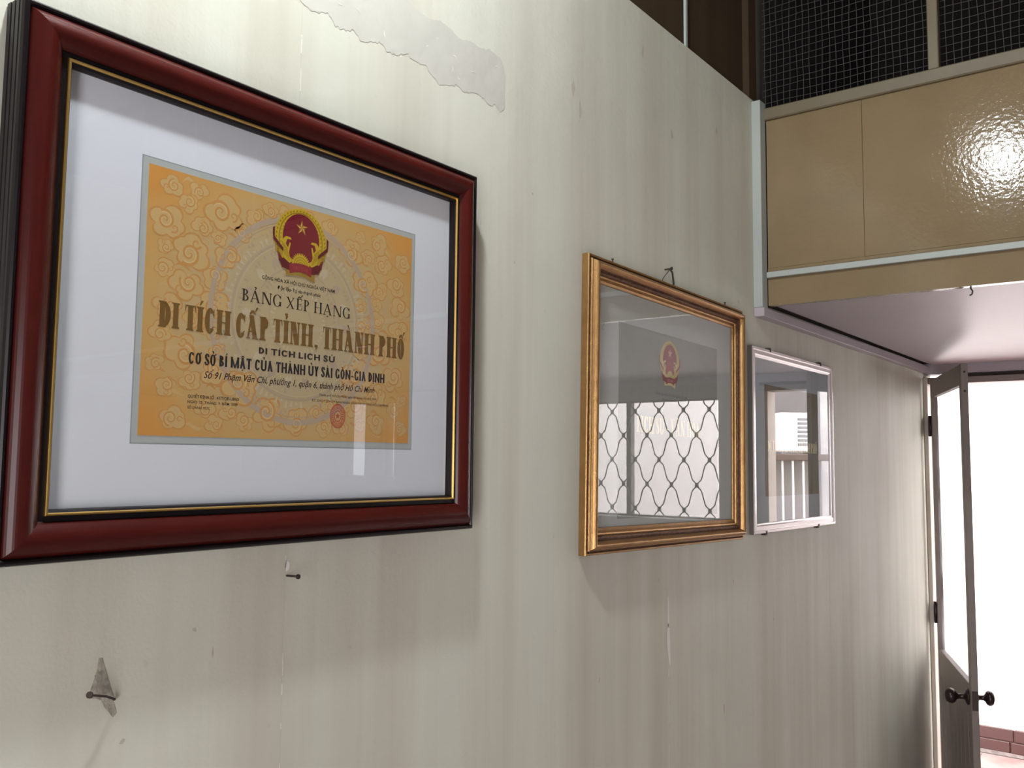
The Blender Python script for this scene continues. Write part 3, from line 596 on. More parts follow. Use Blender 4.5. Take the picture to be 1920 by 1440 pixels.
# ------------------------------------------------------------------ clouds, drum and all the print of the orange certificate
def spiral(cy, cz, R, turns, dirn, a0, wd, n=26):
    out = []
    for i in range(n):
        def pt(t, o):
            a = a0+dirn*2*PI*turns*t; r = R*(1-t)**.8+R*.06+o; return (cy+r*math.cos(a), cz+r*math.sin(a))
        t0, t1 = i/n, (i+1)/n; w0, w1 = wd*(1-.55*t0), wd*(1-.55*t1)
        out.append([pt(t0,-w0), pt(t1,-w1), pt(t1,w1), pt(t0,w0)])
    return out
def certificate(fr, off, yc, zc, x, paper, full=True):
    """the printed sheet, 402 x 289 mm, centred at world (yc, zc), its print proud of x"""
    ct = MB().box((x-0.0006-off[0], yc-.201-off[1], zc-.1445-off[2]), (x-off[0], yc+.201-off[1], zc+.1445-off[2])).build('certificate', paper, fr)
    D = 0.00007
    cb = MB(); rb = MB(); lb = MB(); rs = random.Random(11)
    pl = []; li = 0
    if not full: D = 0.00004
    for k in range(5200):
        a, c = rs.uniform(-.186, .186), rs.uniform(-.130, .130); R = rs.choice((.024, .020, .016, .013)) if k < 2500 else rs.uniform(.009, .013)
        if math.hypot(a/.125, (c-.005)/.140) < 0.88: continue
        if any(math.hypot(a-p[0], c-p[1]) < (R+p[2])*.86 for p in pl): continue
        pl.append((a, c, R))
    for a, c, R in (pl if full else []):
        d = rs.choice((-1, 1)); a0 = rs.uniform(0, 6.28); k0 = rs.uniform(0, 6)
        R = min(R, .197-abs(a), .141-abs(c))
        lob = [(k0+q*2*PI/5+rs.uniform(-.35, .35), rs.uniform(.28, .50)*R, rs.uniform(.45, .62)*R) for q in range(5)]; ln = []
        for q in range(48):                      # outline of a scrolled cloud: the outermost of its lobes
            t = 2*PI*q/48; rad = R*.45
            for la, lr, ld in lob:
                dd = math.cos(t-la)*ld; h2 = lr*lr-(math.sin(t-la)*ld)**2
                if h2 > 0 and dd > 0: rad = max(rad, dd+math.sqrt(h2))
            ln.append((a+rad*1.12*math.cos(t), c+rad*.92*math.sin(t)))
        lay = (li % 17)*5e-6; li += 1
        for q in range(48):
            u, v = ln[q], ln[(q+1) % 48]; m_ = lambda p, f: (yc+a+(p[0]-a)*f-off[1], zc+c+(p[1]-c)*f-off[2])
            cb.poly([m_(u, .03), m_(v, .03), m_(v, 1), m_(u, 1)], x+D+lay-off[0])
            rb.poly([m_(u, .97), m_(v, .97), m_(v, 1.09), m_(u, 1.09)], x+D*1.6+lay-off[0])
        sa, sc_, sr = a+R*.22*math.cos(k0), c+R*.18*math.sin(k0), R*.52
        for p in spiral(a-R*.50*math.cos(k0), c-R*.42*math.sin(k0), R*.24, 1.1, -d, a0+2, R*.05, 12): rb.poly([(yc+u-off[1], zc+v-off[2]) for u, v in p], x+1.9*D+lay-off[0])
        for p in spiral(sa, sc_, sr, 1.5, d, a0, R*.075): rb.poly([(yc+u-off[1], zc+v-off[2]) for u, v in p], x+2.1*D+lay-off[0])
        for p in spiral(sa, sc_, sr*.80, 1.3, d, a0, R*.035): lb.poly([(yc+u-off[1], zc+v-off[2]) for u, v in p], x+2.35*D+lay-off[0])
    for k in range(150 if full else 0):          # wisps between the clouds
        a, c = rs.uniform(-.185, .180), rs.uniform(-.134, .134)
        if math.hypot(a/.125, (c-.005)/.140) < 0.95: continue
        L_, w_, bw_ = rs.uniform(.010, .026), rs.uniform(.0010, .0022), rs.uniform(-.25, .25)
        n_ = 8; pt = [(a+L_*(q/n_-.5), c+bw_*L_*math.sin(PI*q/n_)+.12*L_*math.sin(5*q/n_)) for q in range(n_+1)]
        for q in range(n_):
            w0_, w1_ = w_*math.sin(PI*q/n_)+.0001, w_*math.sin(PI*(q+1)/n_)+.0001; P0, P1 = pt[q], pt[q+1]
            if max(abs(P0[0]), abs(P1[0])) > .198: continue
            (cb if k % 2 else rb).poly([(yc+P0[0]-off[1], zc+P0[1]-w0_-off[2]), (yc+P1[0]-off[1], zc+P1[1]-w1_-off[2]), (yc+P1[0]-off[1], zc+P1[1]+w1_-off[2]), (yc+P0[0]-off[1], zc+P0[1]+w0_-off[2])], x+D*.55+(k % 6)*4e-6-off[0])
    if full:
        cb.build('cloud_pattern', M['cloud'], ct)['kind'] = 'stuff'
        rb.build('curl_pattern', M['curl'], ct)['kind'] = 'stuff'
        lb.build('curl_highlight', M['curl_light'], ct)['kind'] = 'stuff'
    # faint bronze-drum rosette
    db = MB(); dy, dz = yc+.004, zc+.001
    def ann(r0, r1, dd, mi=0, n=72, a0=0, a1=2*PI):
        for i in range(n):
            s, t = a0+(a1-a0)*i/n, a0+(a1-a0)*(i+1)/n
            db.poly([(dy+r*math.cos(a)-off[1], dz+r*math.sin(a)-off[2]) for r, a in ((r0,s),(r0,t),(r1,t),(r1,s))], x+dd*D-off[0], mi)
    ann(.128, .121, 2.4); ann(.1185, .1175, 2.4); ann(.098, .0955, 2.4); ann(.0935, .0925, 2.4, 1); ann(.066, .0645, 2.4); ann(.045, .044, 2.4); ann(.0200, .0185, 2.4)
    for rr0, rr1, n, mi in ((.1170, .1115, 110, 0), (.1095, .0990, 84, 1), (.0915, .0840, 96, 0), (.0630, .0560, 60, 0), (.0430, .0360, 44, 1)):
        for i in range(n):
            a = 2*PI*i/n; da = PI/n*.55; rj = rs.uniform(.9, 1.0)
            db.poly([(dy+r*math.cos(t)-off[1], dz+r*math.sin(t)-off[2]) for r, t in ((rr0*rj,a-da),(rr0*rj,a+da),(rr1,a+da*.4),(rr1,a-da*.4))], x+2.6*D-off[0], mi)
    for i in range(18):                          # striding figures and flying birds in the middle band
        a = 2*PI*i/18; r = .0755
        pts = [(r-.007,-.045),(r-.003,.0),(r-.008,.05),(r,.07),(r+.006,.03),(r+.008,-.02),(r+.002,-.08)]
        db.poly([(dy+q*math.cos(a+t)-off[1], dz+q*math.sin(a+t)-off[2]) for q, t in pts], x+2.6*D-off[0], i % 2)
    if full: db.build('drum_pattern', [M['drum'], M['drum_light']], ct)['kind'] = 'stuff'
    # lettering, measured on the sheet about its centre (0.7175, 0.169)
    Y = lambda v: yc+(v-.7135); Z = lambda v: zc+(v-.1685); xt = x+4.4*D; g = M['text_gold'] if full else M['gold_pale']; k = M['text_black']
    serif_line('lettering', 'DI TÍCH CẤP TỈNH, THÀNH PHỐ', Y(.530), Y(.9025), Z(.1400), Z(.1680), g, ct, off, xt, W=.235, H=.055, S=.055, cw=.42, gap=.05, space=.20)
    if not full: return ct
    serif_line('lettering', 'BẢNG XẾP HẠNG', Y(.634), Y(.801), Z(.1835), Z(.1975), k, ct, off, xt, W=.125, H=.045, S=.07, cw=.85, gap=.09, space=.30)
    serif_line('lettering', 'DI TÍCH LỊCH SỬ', Y(.660), Y(.777), Z(.1240), Z(.1315), k, ct, off, xt, W=.24, H=.19, S=0, cw=1.0, gap=.17, space=.36)
    serif_line('lettering', 'CƠ SỞ BÍ MẬT CỦA THÀNH ỦY SÀI GÒN-GIA ĐỊNH', Y(.568), Y(.866), Z(.1040), Z(.1165), k, ct, off, xt, W=.19, H=.15, S=0, cw=.50, gap=.09, space=.26)
    sans_line('lettering', 'Số 91 Phạm Văn Chí, phường 1, quận 6, thành phố Hồ Chí Minh', Y(.588), Y(.848), Z(.0895), Z(.0975), k, ct, off, xt, bold=.010, shear=.35)
    sans_line('lettering', 'CỘNG HÒA XÃ HỘI CHỦ NGHĨA VIỆT NAM', Y(.661), Y(.774), Z(.2135), Z(.2178), M['text_black'], ct, off, xt, bold=.012)
    sans_line('lettering', 'Độc lập-Tự do-Hạnh phúc', Y(.684), Y(.751), Z(.2045), Z(.2090), k, ct, off, xt, bold=.014)
    sans_line('lettering', 'QUYẾT ĐỊNH SỐ : 4377/QĐ-UBND', Y(.569), Y(.635), Z(.0665), Z(.0700), k, ct, off, xt, bold=.008)
    sans_line('lettering', 'NGÀY  25  THÁNG  9  NĂM  2009', Y(.569), Y(.633), Z(.0605), Z(.0638), k, ct, off, xt, bold=.004)
    sans_line('lettering', 'SỐ DANH MỤC', Y(.569), Y(.597), Z(.0545), Z(.0575), k, ct, off, xt)
    sans_line('lettering', 'Thành phố Hồ Chí Minh, ngày 09 tháng 10 năm 2009', Y(.753), Y(.852), Z(.0800), Z(.0830), k, ct, off, xt, shear=.3)
    sans_line('lettering', 'KT. CHỦ TỊCH ỦY BAN NHÂN DÂN THÀNH PHỐ HỒ CHÍ MINH', Y(.742), Y(.874), Z(.0725), Z(.0755), k, ct, off, xt)
    sb = MB(); sy_, sz_ = Y(.7845), Z(.0560)
    def sann(r0, r1, n=36):
        for i in range(n):
            s, t = 2*PI*i/n, 2*PI*(i+1)/n
            sb.poly([(sy_+r*math.cos(a)-off[1], sz_+r*math.sin(a)*1.2-off[2]) for r, a in ((r0,s),(r0,t),(r1,t),(r1,s))], xt-off[0])
    sann(.0130,.0118); sann(.0112,.0104); sann(.0062,.0050)
    for i in range(26):
        a = 2*PI*i/26; sb.poly([(sy_+r*math.cos(t)-off[1], sz_+r*math.sin(t)*1.2-off[2]) for r, t in ((.0098,a-.07),(.0098,a+.07),(.0070,a+.05),(.0070,a-.05))], xt-off[0])
    sb.poly([(sy_+(.0042 if i % 2 == 0 else .0018)*math.cos(PI/2+i*PI/5)-off[1], sz_+(.0042 if i % 2 == 0 else .0018)*math.sin(PI/2+i*PI/5)-off[2]) for i in range(10)], xt-off[0])
    sb.build('stamp', M['stamp'], ct)
    emblem(ct, off, Y(.7175), Z(.3105), Z(.2220), xt)
    return ct

# ------------------------------------------------------------------ mitred mouldings
def moulding(fr, name, prof, W, H, mats, hw, hh):
    """four mitred lengths; prof = [(inset, height, material index of the band that starts here)]"""
    for side in range(4):
        b = MB()
        def P(d, h, e):
            c = [(-hw+d, -hh+d), (hw-d, -hh+d), (hw-d, hh-d), (-hw+d, hh-d)]
            a, q = c[side], c[(side+1) % 4]; p = q if e else a; return (h, p[0], p[1])
        for i in range(len(prof)-1):
            d0, h0, mi = prof[i]; d1, h1, _ = prof[i+1]
            b.add([P(d0,h0,0), P(d0,h0,1), P(d1,h1,1), P(d1,h1,0)], [(0,1,2,3)], mi, False)
        d0, h0, mi = prof[0]; d1 = prof[-1][0]; h1 = prof[-1][1]
        b.add([P(d0,h0,0), P(d0,h0,1), P(d1,h0,1), P(d1,h0,0)], [(3,2,1,0)], mi); b.add([P(d1,h0,0), P(d1,h0,1), P(d1,h1,1), P(d1,h1,0)], [(0,1,2,3)], mi)
        b.build(name, mats, fr)
def arc_prof(d0, h0, d1, h1, peak, n, mi):
    out = []
    for i in range(n):
        t = i/n; out.append((d0+(d1-d0)*t, h0+(h1-h0)*t+peak*math.sin(PI*t)**.8, mi))
    return out

# frame one: mahogany and gilt
y0, y1, z0, z1 = 0.3675, 1.0415, -0.1015, 0.4355
O1 = (0.001, (y0+y1)/2, (z0+z1)/2); hw, hh = (y1-y0)/2, (z1-z0)/2
f1 = tag(empty('picture_frame', O1), 'large dark mahogany frame with gilt inner line around the orange certificate', 'picture frame')
p = [(0,0,0),(0,.0070,0),(.0015,.0080,0),(.0003,.0092,0),(.0003,.0150,0),(.0018,.0160,0),(.0004,.0172,0),(.0004,.0235,0),(.0018,.0245,0),(.0006,.0257,0),(.0008,.0290,0),(.0020,.0325,0),(.0040,.0342,0),(.0060,.0340,0),(.0072,.0322,0),(.0080,.0310,0)]
moulding(f1, 'outer_moulding', p, 0, 0, [M['black']], hw, hh)
p = arc_prof(.0080, .0310, .0395, .0315, .0100, 18, 0) + [(.0395,.0315,0)]
p = [(.0080,.0300,0)] + p
moulding(f1, 'mahogany_moulding', p, 0, 0, [M['mahog']], hw, hh)
p = [(.0395,.0300,0),(.0395,.0315,0),(.0402,.0305,0),(.0410,.0290,0),(.0455,.0290,0),(.0455,.0280,0)]
moulding(f1, 'inner_moulding', p, 0, 0, [M['black']], hw, hh)
p = [(.0455,.0240,0),(.0455,.0330,0),(.0462,.0340,0),(.0476,.0340,0),(.0484,.0325,0),(.0484,.0300,0)]
moulding(f1, 'gilt_fillet', p, 0, 0, [M['gilt']], hw, hh)
p = [(.0484,.0200,0),(.0484,.0310,0),(.0505,.0290,0),(.0515,.0245,0),(.0515,.0235,0)]
moulding(f1, 'slip_moulding', p, 0, 0, [M['black']], hw, hh)
def fbox(fr, O, name, a, b, mt, bev=0): return MB().box((a[0]-O[0], a[1]-O[1], a[2]-O[2]), (b[0]-O[0], b[1]-O[1], b[2]-O[2]), 0, bev).build(name, mt, fr)
fbox(f1, O1, 'mount_board', (.006, y0+.045, z0+.045), (.0225, y1-.045, z1-.045), M['mount'])
fbox(f1, O1, 'glass_pane', (.0240, y0+.0492, z0+.0492), (.0252, y1-.0492, z1-.0492), M['glass'])
KX = .0231; kf = (.9-KX)/.882
cyc, czc = .7135*kf, .1685*kf
la = fbox(f1, O1, 'laminate_sheet', (.0224, cyc-.2090, czc-.1535), (.02262, cyc+.2080, czc+.1525), M['laminate_edge'])
fbox(f1, O1, 'laminate_border', (.02258, cyc-.2078, czc-.1523), (.02272, cyc+.2068, czc+.1513), M['laminate'])
P1 = cert_paper('orange_certificate_paper', srgb(228,160,76), srgb(220,176,108), srgb(206,184,142), cyc-O1[1], czc-O1[2])
certificate(f1, O1, cyc, czc, KX, P1, True)

# frame two: antique gold, slightly askew
y0, y1, z0, z1 = 1.3815, 2.0825, -0.1750, 0.3790
O2 = (0.001, (y0+y1)/2, (z0+z1)/2); hw, hh = (y1-y0)/2, (z1-z0)/2
f2 = tag(empty('picture_frame', O2), 'worn antique gold frame with deep moulding, hanging slightly askew, middle of the three', 'picture frame')
f2.rotation_euler = (-math.radians(1.05), 0, 0)
p = [(0,0,0),(0,.0130,0),(.0010,.0150,0),(.0040,.0152,0),(.0050,.0140,1),(.0052,.0105,1),(.0075,.0100,1),(.0080,.0150,0),(.0092,.0180,0),(.0105,.0185,0)] + arc_prof(.0105,.0185,.0250,.0190,.0100,10,0) + [(.0250,.0190,1),(.0262,.0150,1),(.0300,.0165,1),(.0330,.0160,1),(.0340,.0125,0),(.0365,.0135,0),(.0390,.0130,0),(.0400,.0100,0),(.0440,.0112,0),(.0480,.0095,0),(.0490,.0070,0)]
moulding(f2, 'moulding', p, 0, 0, [M['gold'], M['gold_dark']], hw, hh)
def beads(fr, hw, hh, d, h, r, stp, mt):
    b = MB()
    ring = [(-hw+d, -hh+d), (hw-d, -hh+d), (hw-d, hh-d), (-hw+d, hh-d)]
    for s in range(4):
        a, q = ring[s], ring[(s+1) % 4]; L = math.hypot(q[0]-a[0], q[1]-a[1]); n = int(L/stp)
        for i in range(1, n):
            t = i/n; cy, cz = a[0]+(q[0]-a[0])*t, a[1]+(q[1]-a[1])*t
            vs = [(h+r*.9, cy, cz)] + [(h, cy+r*math.cos(k*PI/2), cz+r*math.sin(k*PI/2)) for k in range(4)]
            b.add(vs, [(0,1,2),(0,2,3),(0,3,4),(0,4,1)], 0)
    o = b.build('bead_ornament', mt, fr); o['kind'] = 'stuff'
beads(f2, hw, hh, .0315, .0150, .0021, .0052, M['gold_dark'])
fbox(f2, O2, 'mount_board', (.0030, y0+.046, z0+.046), (.0068, y1-.046, z1-.046), M['mount2'])
fbox(f2, O2, 'glass_pane', (.0088, y0+.0475, z0+.0475), (.0098, y1-.0475, z1-.0475), M['glass'])
paper2 = mat('shade_greyed_certificate_paper', (0.37, 0.38, 0.345, 1), 0.6, var=((60, 60, 60), 0.4, (0.42, 0.42, 0.385, 1)))  # grey of the paper includes the shade it hangs in
c2 = fbox(f2, O2, 'certificate', (.0069, 1.506, -.112), (.0073, 1.952, .2690), paper2)
serif_line('lettering', 'LỊCH SỬ - VĂN HÓA', 1.577, 1.862, .0570, .0905, M['gold_pale'], c2, O2, .0076, W=.19, H=.05, S=.06, cw=.50, gap=.07, space=.22)
sans_line('lettering', 'CỘNG HÒA XÃ HỘI CHỦ NGHĨA VIỆT NAM', 1.655, 1.800, .1390, .1440, M['text_faint'], c2, O2, .0076, bold=.004)
sans_line('lettering', 'Độc lập - Tự do - Hạnh phúc', 1.685, 1.770, .1290, .1335, M['text_faint'], c2, O2, .0076)
emblem(c2, O2, 1.7170, .2580, .1580, .0076, 0.0470, EMB_HAZED)
# nail and wire it hangs from, and little brads in the frame edge
nl = MB(); nl.tube([(0,0,0),(.016,.001,.001)], .0017, 8); nl.tube([(.0155,.001,.001),(.0175,.001,.001)], .0035, 8)
nl.tube([(.012,0,0),(.013,-.012,-.010),(.010,-.026,-.024),(.008,-.034,-.045)], .0009, 5)
nl.tube([(.012,0,0),(.014,.008,-.006),(.012,.018,-.028),(.009,.022,-.05)], .0020, 6)
o = nl.build('hanging_nail', M['iron']); o.location = (0, 1.712, .412); tag(o, 'nail with twisted wire holding up the gold frame', 'nail')
for yy, zz in ((1.47, .3785), (1.985, .3785)):
    q = MB(); q.tube([(.012,0,-.002),(.012,0,.006)], .0016, 6); q.tube([(.012,0,.0055),(.012,0,.0068)], .003, 6)
    o = q.build('brad', M['iron'], f2); o.location = (0, yy-O2[1], zz-O2[2])

# frame three: white aluminium with clips
y0, y1, z0, z1 = 2.1480, 2.7660, -0.1770, 0.2945
O3 = (0.001, (y0+y1)/2, (z0+z1)/2); hw, hh = (y1-y0)/2, (z1-z0)/2
f3 = tag(empty('picture_frame', O3), 'thin white metal frame with small clips, nearest the open door', 'picture frame')
f3.rotation_euler = (-math.radians(0.25), 0, 0)
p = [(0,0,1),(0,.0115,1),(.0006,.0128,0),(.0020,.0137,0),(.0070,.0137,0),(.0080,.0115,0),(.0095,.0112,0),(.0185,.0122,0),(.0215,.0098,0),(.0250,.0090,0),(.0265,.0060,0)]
moulding(f3, 'moulding', p, 0, 0, [M['alu'], M['alu_side']], hw, hh)
fbox(f3, O3, 'mount_board', (.0020, y0+.0235, z0+.0235), (.0055, y1-.0235, z1-.0235), M['mount3'])
gp = fbox(f3, O3, 'glass_pane', (.0068, y0+.0252, z0+.0252), (.0078, y1-.0252, z1-.0252), M['glass'])
P3 = cert_paper('shade_dimmed_certificate_paper', srgb(122,104,70), srgb(118,112,88), srgb(120,116,98), 2.446-O3[1], .059-O3[2])  # orange print darkened to olive, shade put into the paper colour
certificate(f3, O3, 2.446, .0590, .0060, P3, False)
for yy, zz, s in ((2.265, z1, 1), (2.655, z1, 1), (2.225, z0, -1), (2.615, z0, -1)):
    q = MB(); q.box((.002, -.006, -.001*s if s > 0 else -.005), (.0145, .006, .005 if s > 0 else .001), 0); q.tube([(.0145,0,0),(.0155,0,-.006*s)], .0022, 6)
    o = q.build('clip', M['iron'], f3); o.location = (-.001, yy-O3[1], zz-O3[2])

# loose nails in the wall
q = MB(); q.tube([(-.004,0,0),(.020,.001,.0005)], .0013, 8); q.tube([(.0195,.001,.0005),(.0215,.001,.0005)], .0031, 10)
o = q.build('nail', M['iron']); o.location = (0, .7255, -.1430); tag(o, 'short dark nail sticking out of the wall joint below the mahogany frame', 'nail')
q = MB(); q.tube([(-.004,.020,-.0120),(.004,.0175,-.0098),(.012,.004,-.0030),(.020,-.017,.0036)], .00125, 8); q.tube([(.0195,-.0165,.0034),(.0208,-.0188,.0042)], .0033, 10)
o = q.build('nail', M['iron']); o.location = (0, .490, -.2370); tag(o, 'long bent nail in the scraped grey patch at lower left', 'nail')

# ------------------------------------------------------------------ the open door leaf
Hn = Vector((.0295, 3.940)); Fr = Vector((.262, 3.330)); dv = (Fr-Hn); LL = dv.length; ang = math.atan2(dv.y, dv.x)
door = struct(empty('door_1', (Hn.x, Hn.y, FZ+.012)), 'grey painted half-glazed door standing open into the room', 'door')
door.rotation_euler = (0, 0, ang)
DH = 0.343-(FZ+.012)
T = 0.022    # leaf lies on local +y side (towards the opening)
def dbox(name, a, b, mt, bev=0.0015): return MB().box(a, b, 0, bev).build(name, mt, door)
zz = lambda z: z-(FZ+.012)
dbox('stile', (0, 0, 0), (.032, T, DH), M['door']); dbox('stile', (LL-.036, 0, 0), (LL, T, DH), M['door'])
dbox('rail', (.0325, .001, zz(.272)), (LL-.0365, T-.001, DH-.0005), M['door'])
dbox('rail', (.0325, .001, zz(-.825)), (LL-.0365, T-.001, zz(-.722)), M['door'])
dbox('rail', (.0325, .001, .002), (LL-.0365, T-.001, .14), M['door'])
dbox('glass_pane', (.0328, .013, zz(-.7215)), (LL-.0368, .017, zz(.2715)), M['glass_door'], 0)
nb = 8; bw = (LL-.0365-.0325)/nb
for i in range(nb):
    dbox('panel_board', (.0325+i*bw+.002, .008, .1405), (.0325+(i+1)*bw-.002, .018, zz(-.8255)), M['door'], .002)
dbox('panel_backing', (.0325, .0135, .1402), (LL-.0365, .0155, zz(-.8252)), M['door'], 0)
# knobs on both faces, their roses, the latch plate
def lathe(b, prof, axis0, axisdir, seg=20):
    a = Vector(axisdir); u = Vector((0,0,1)); v = a.cross(u); base = len(b.v)
    for r, t in prof:
        for k in range(seg):
            an = 2*PI*k/seg; b.v.append(tuple(Vector(axis0)+a*t+(u*math.cos(an)+v*math.sin(an))*r))
    for i in range(len(prof)-1):
        for k in range(seg):
            p0 = base+i*seg+k; p1 = base+i*seg+(k+1) % seg
            b.f.append([p0, p1, p1+seg, p0+seg]); b.m.append(0); b.sm.append(True)
for s, yy in ((-1, 0), (1, T)):
    kl = 1.0 if s < 0 else .78
    b = MB(); lathe(b, [(r_, t_*kl) for r_, t_ in [(0,.0),(.026,0),(.027,.003),(.022,.008),(.012,.011),(.0085,.014),(.0085,.030),(.012,.036),(.021,.042),(.025,.050),(.0245,.060),(.019,.068),(.010,.072),(0,.073)]], (LL-.052, yy, zz(-.768)), (0, s, 0))
    b.build('door_knob', M['bronze'], door)
dbox('latch_plate', (LL, .002, zz(-.800)), (LL+.0015, T-.002, zz(-.738)), M['iron'], 0)
for z in (.315, .250): MB().tube([(LL-.001, T/2, zz(z)), (LL+.0008, T/2, zz(z))], .0042, 10).build('screw_hole', M['iron'], door)
for zc in (.157, -.585):
    b = MB(); b.tube([(-.006, -.003, zz(zc)-.042), (-.006, -.003, zz(zc)+.042)], .0060, 10); b.box((-.002, -.0015, zz(zc)-.038), (.022, -.0003, zz(zc)+.038)); b.box((-.026,-.003, zz(zc)-.038), (-.006,.001, zz(zc)+.038))
    b.build('hinge', M['bronze'], door)

# ------------------------------------------------------------------ window with wavy grille, beside the door (seen in the glass)
wn = struct(empty('window_1', (WX0, YF, WZ0)), 'wide window with wavy iron grille on the far wall', 'window')
def wbx(name, a, b, mt, bev=.002): return MB().box(a, b, 0, bev).build(name, mt, wn)
WW, WH = WX1-WX0, WZ1-WZ0
for a, b in (((0,.03,0),(.006,.07,WH)), ((WW-.006,.03,0),(WW,.07,WH)), ((.0065,.03,WH-.008),(WW-.0065,.07,WH)), ((.0065,.03,0),(WW-.0065,.07,.008))): wbx('window_frame', a, b, M['door'])
for mx_ in (.490, .98): wbx('mullion', (mx_, .03, .0085), (mx_+.026, .07, WH-.0085), M['door'])
for k, (a, b) in enumerate(((.0065,.4895), (.5165,.9795), (1.0065,WW-.0065))): wbx('window_pane', (a, .048, .0085), (b, .052, WH-.0085), M['glass'], 0)
PX, PZ = 0.1338, 0.241
M['grille'] = mat('grey_grille_paint', (.20, .20, .20, 1), .5, metal=.2)
def sstep(t):
    for (a, b), (c, d) in (((0, 0), (.09, 0)), ((.09, 0), (.20, .32)), ((.20, .32), (.80, .68)), ((.80, .68), (.91, 1)), ((.91, 1), (1, 1))):
        if a <= t <= c: return b+(d-b)*(t-a)/(c-a)
    return 1
kk = 0; xx = .053
while xx < WW+.06:
    for sg in (1, -1):                      # one bar swings right then left, its partner the other way
        pts = []; n = 66
        for i in range(n+1):
            z = .003+(WH-.006)*i/n; u = ((z-(.255-WZ0))/PZ) % 1.0; tri = 2*u if u < .5 else 2-2*u
            X = xx+sg*(.0055+sstep(tri)*(PX/2-.011)); pts.append((min(max(X, .002), WW-.002), .012, z))
        MB().tube(pts, .0033, 5).build('grille_bar', M['grille'], wn)
    for row in range(-4, 3):
        for dx, dz in ((0, 0), (PX/2, PZ/2)):
            z = .255-WZ0+row*PZ+dz; X = xx+dx
            if .015 < z < WH-.015 and .01 < X < WW-.01: MB().box((X-.0085, .0065, z-.012), (X+.0085, .0175, z+.012), 0, .002).build('grille_clamp', M['grille'], wn)
    xx += PX
wbx('window_sill', (-.03, -.05, -.03), (WW+.03, .03, -.0005), M['offwhite'])

# ------------------------------------------------------------------ yard outside
YW = 6.33
struct(box('wall_outside', (-2.2, YW, FZ), (5.5, YW+.15, 2.2), M['white']), 'bright white yard wall seen through the doorway', 'wall')
struct(box('floor_outside', (-2.2, YF+.12, FZ-.08), (5.5, YW, FZ-.004), M['mortar']), 'yard floor of pink tiles', 'floor')
fo = bpy.data.objects['floor_outside']
sw = struct(empty('baseboard_outside', (0, YW, FZ)), 'row of brick-red skirting tiles at the foot of the yard wall', 'skirting')
rs = random.Random(3)
x = -1.6
while x < 3.2:
    w_ = .30; d = rs.uniform(0, .008)
    MB().box((x+.004, -.026-d, .020), (x+w_-.004, -.004, .083), 0, .003).build('skirting_tile', M['brick'], sw)
    MB().box((x+.004+.02, -.022-d, .087), (x+w_-.004+.02, -.004, .158+rs.uniform(-.004,.004)), 0, .003).build('skirting_tile', M['brick'], sw)
    x += w_
MB().box((-1.6, -.034, 0), (3.2, -.001, .020)).build('mortar_bed', M['mortar'], sw)
MB().box((-1.6, -.018, .018), (3.2, -.001, .152)).build('mortar_backing', M['brick'], sw)
tl = bpy.data.meshes.new('t')
for i in range(-5, 12):
    for j in range(7):
        x0_, y0_ = i*.30+.05, YW-.06-(j+1)*.30
        if x0_ < -1.5 or x0_ > 2.6 or y0_ < YF+.13: continue
        MB().box((x0_+.004, y0_+.004, FZ-.004), (x0_+.296, y0_+.296, FZ+rs.uniform(.0005, .003)), 0, .001).build('floor_tile', M['pink'], fo)
ps = tag(box('grey_building_wall', (1.235, YW-.03, .02), (1.75, YW-.001, 1.5), mat('grey_building_paint', (.15,.142,.142,1), .7, var=((12,12,4), .9, (.21,.20,.20,1)))), 'grey building wall behind the air conditioner, built as a panel on the yard wall', 'panel')  # flat panel standing in for the grey building wall mirrored in frame three
# small white wash basin on the yard wall
b = MB(); prof = [(.0,.0),(.05,.002),(.10,.02),(.135,.055),(.150,.085),(.158,.088),(.158,.094),(.146,.094),(.128,.060),(.09,.028),(.0,.012)]
for r, t in prof:
    for k in range(24): b.v.append((r*math.cos(2*PI*k/24)*1.15, r*math.sin(2*PI*k/24)*.85, t))
for i in range(len(prof)-1):
    for k in range(24):
        p0 = i*24+k; p1 = i*24+(k+1) % 24; b.f.append([p0, p1, p1+24, p0+24]); b.m.append(0); b.sm.append(True)
t = empty('wash_basin', (.215, YW-.155, -.705)); b.build('bowl', M['white'], t)
MB().tube([(0,.05,.10),(0,.05,.17),(0,.02,.20),(0,-.04,.19)], .010, 8).build('tap', mat('chrome', (.7,.7,.7,1), .2, metal=1), t)
MB().box((-.05,.05,.03),(.05,.152,.085),0,.004).build('bracket', M['white'], t)
tag(t, 'small white wash basin on the sunlit yard wall beyond the door', 'basin')
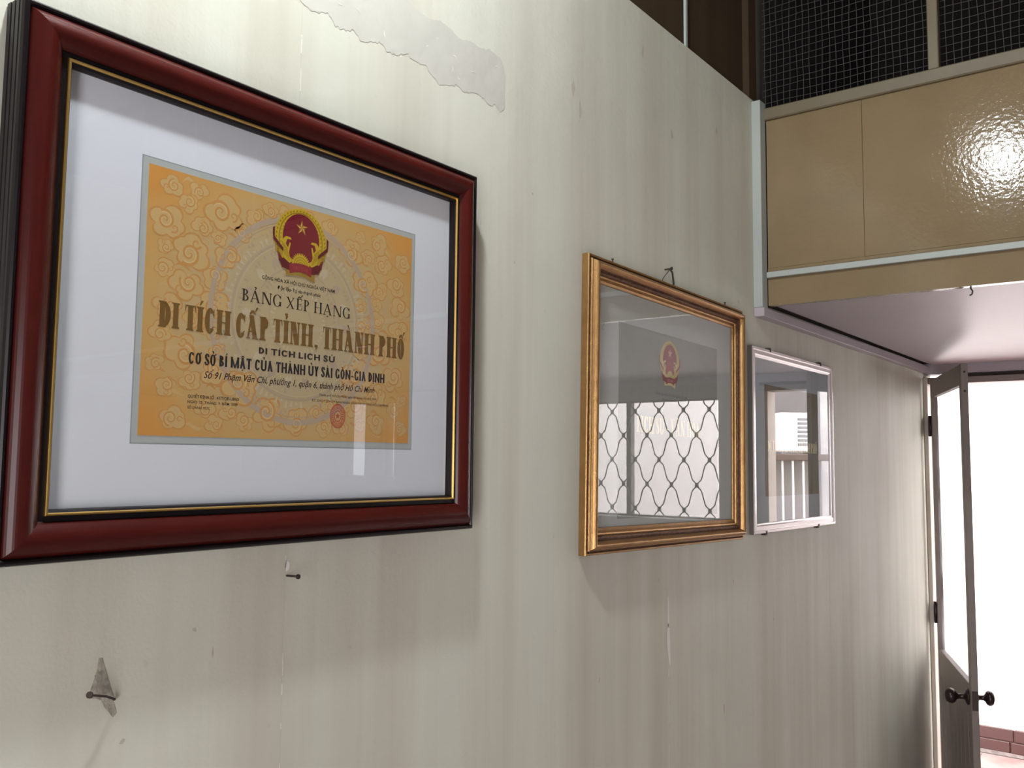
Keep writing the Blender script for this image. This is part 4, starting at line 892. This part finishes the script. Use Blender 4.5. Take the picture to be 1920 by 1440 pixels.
# air conditioner outdoor unit on a ledge with white bars below (mirrored in the third frame)
ac = tag(empty('air_conditioner', (1.300, 5.98, .065)), 'white outdoor air conditioner unit with dark louvres standing on a ledge', 'air conditioner')
ac.rotation_euler = (0, 0, math.radians(-38))
M['acw'] = mat('ac_white', (.78,.78,.76,1), .5); M['acd'] = mat('ac_grille', (.20,.21,.22,1), .6)
MB().box((-.115,-.06,.012),(.115,.06,.275),0,.010).build('casing', M['acw'], ac)
for i in range(7): MB().box((-.098,-.067,.055+i*.028),(-.010,-.0605,.071+i*.028),0,.002).build('louvre', M['acd'], ac)
MB().box((-.10,-.05,0),(-.08,.05,.012)).build('foot', M['acd'], ac); MB().box((.08,-.05,0),(.10,.05,.012)).build('foot', M['acd'], ac)
lg = tag(empty('ledge_stand', (1.315, 6.02, FZ-.002)), 'stone ledge over white upright bars carrying the air conditioner', 'ledge')
zl = .065-(FZ-.002)
MB().box((-.20,-.14,zl-.045),(.20,.20,zl-.0005),0,.006).build('ledge_slab', mat('brown_stone', (.13,.09,.07,1), .7), lg)
MB().box((-.19,-.02,.006),(.19,.0,zl-.0455)).build('back_panel', mat('grey_metal_sheet', (.30,.28,.27,1), .6), lg)
for i in range(6): MB().box((-.185+i*.070,-.13,.006),(-.172+i*.070,-.117,zl-.0455),0,.003).build('upright_bar', M['acw'], lg)

# ------------------------------------------------------------------ pendant lamp over the frames (above the view)
pd = tag(empty('pendant_lamp', (LAMP[0], LAMP[1], LAMP[2])), 'bulb hanging close to the cream wall, under a shade added to darken the upper boards', 'lamp')
b = MB(); prof = [(.018,.14),(.030,.135),(.040,.12),(.11,.075),(.155,.060),(.157,.057),(.11,.070),(.038,.115),(.018,.12)]
for r, t_ in prof:
    for k in range(28): b.v.append((r*math.cos(2*PI*k/28), r*math.sin(2*PI*k/28), t_))
for i in range(len(prof)-1):
    for k in range(28):
        p0 = i*28+k; p1 = i*28+(k+1) % 28; b.f.append([p0, p1, p1+28, p0+28]); b.m.append(0); b.sm.append(True)
b.build('lamp_shade', M['white'], pd)  # unseen shade, added to keep lamp light off the upper boards
MB().tube([(0,0,.12),(0,0,CZ-LAMP[2])], .003, 6).build('cord', M['acd'], pd)
MB().tube([(0,0,.060),(0,0,.125)], .016, 12).build('socket', M['acd'], pd)

for mt in bpy.data.materials: mt.use_backface_culling = False
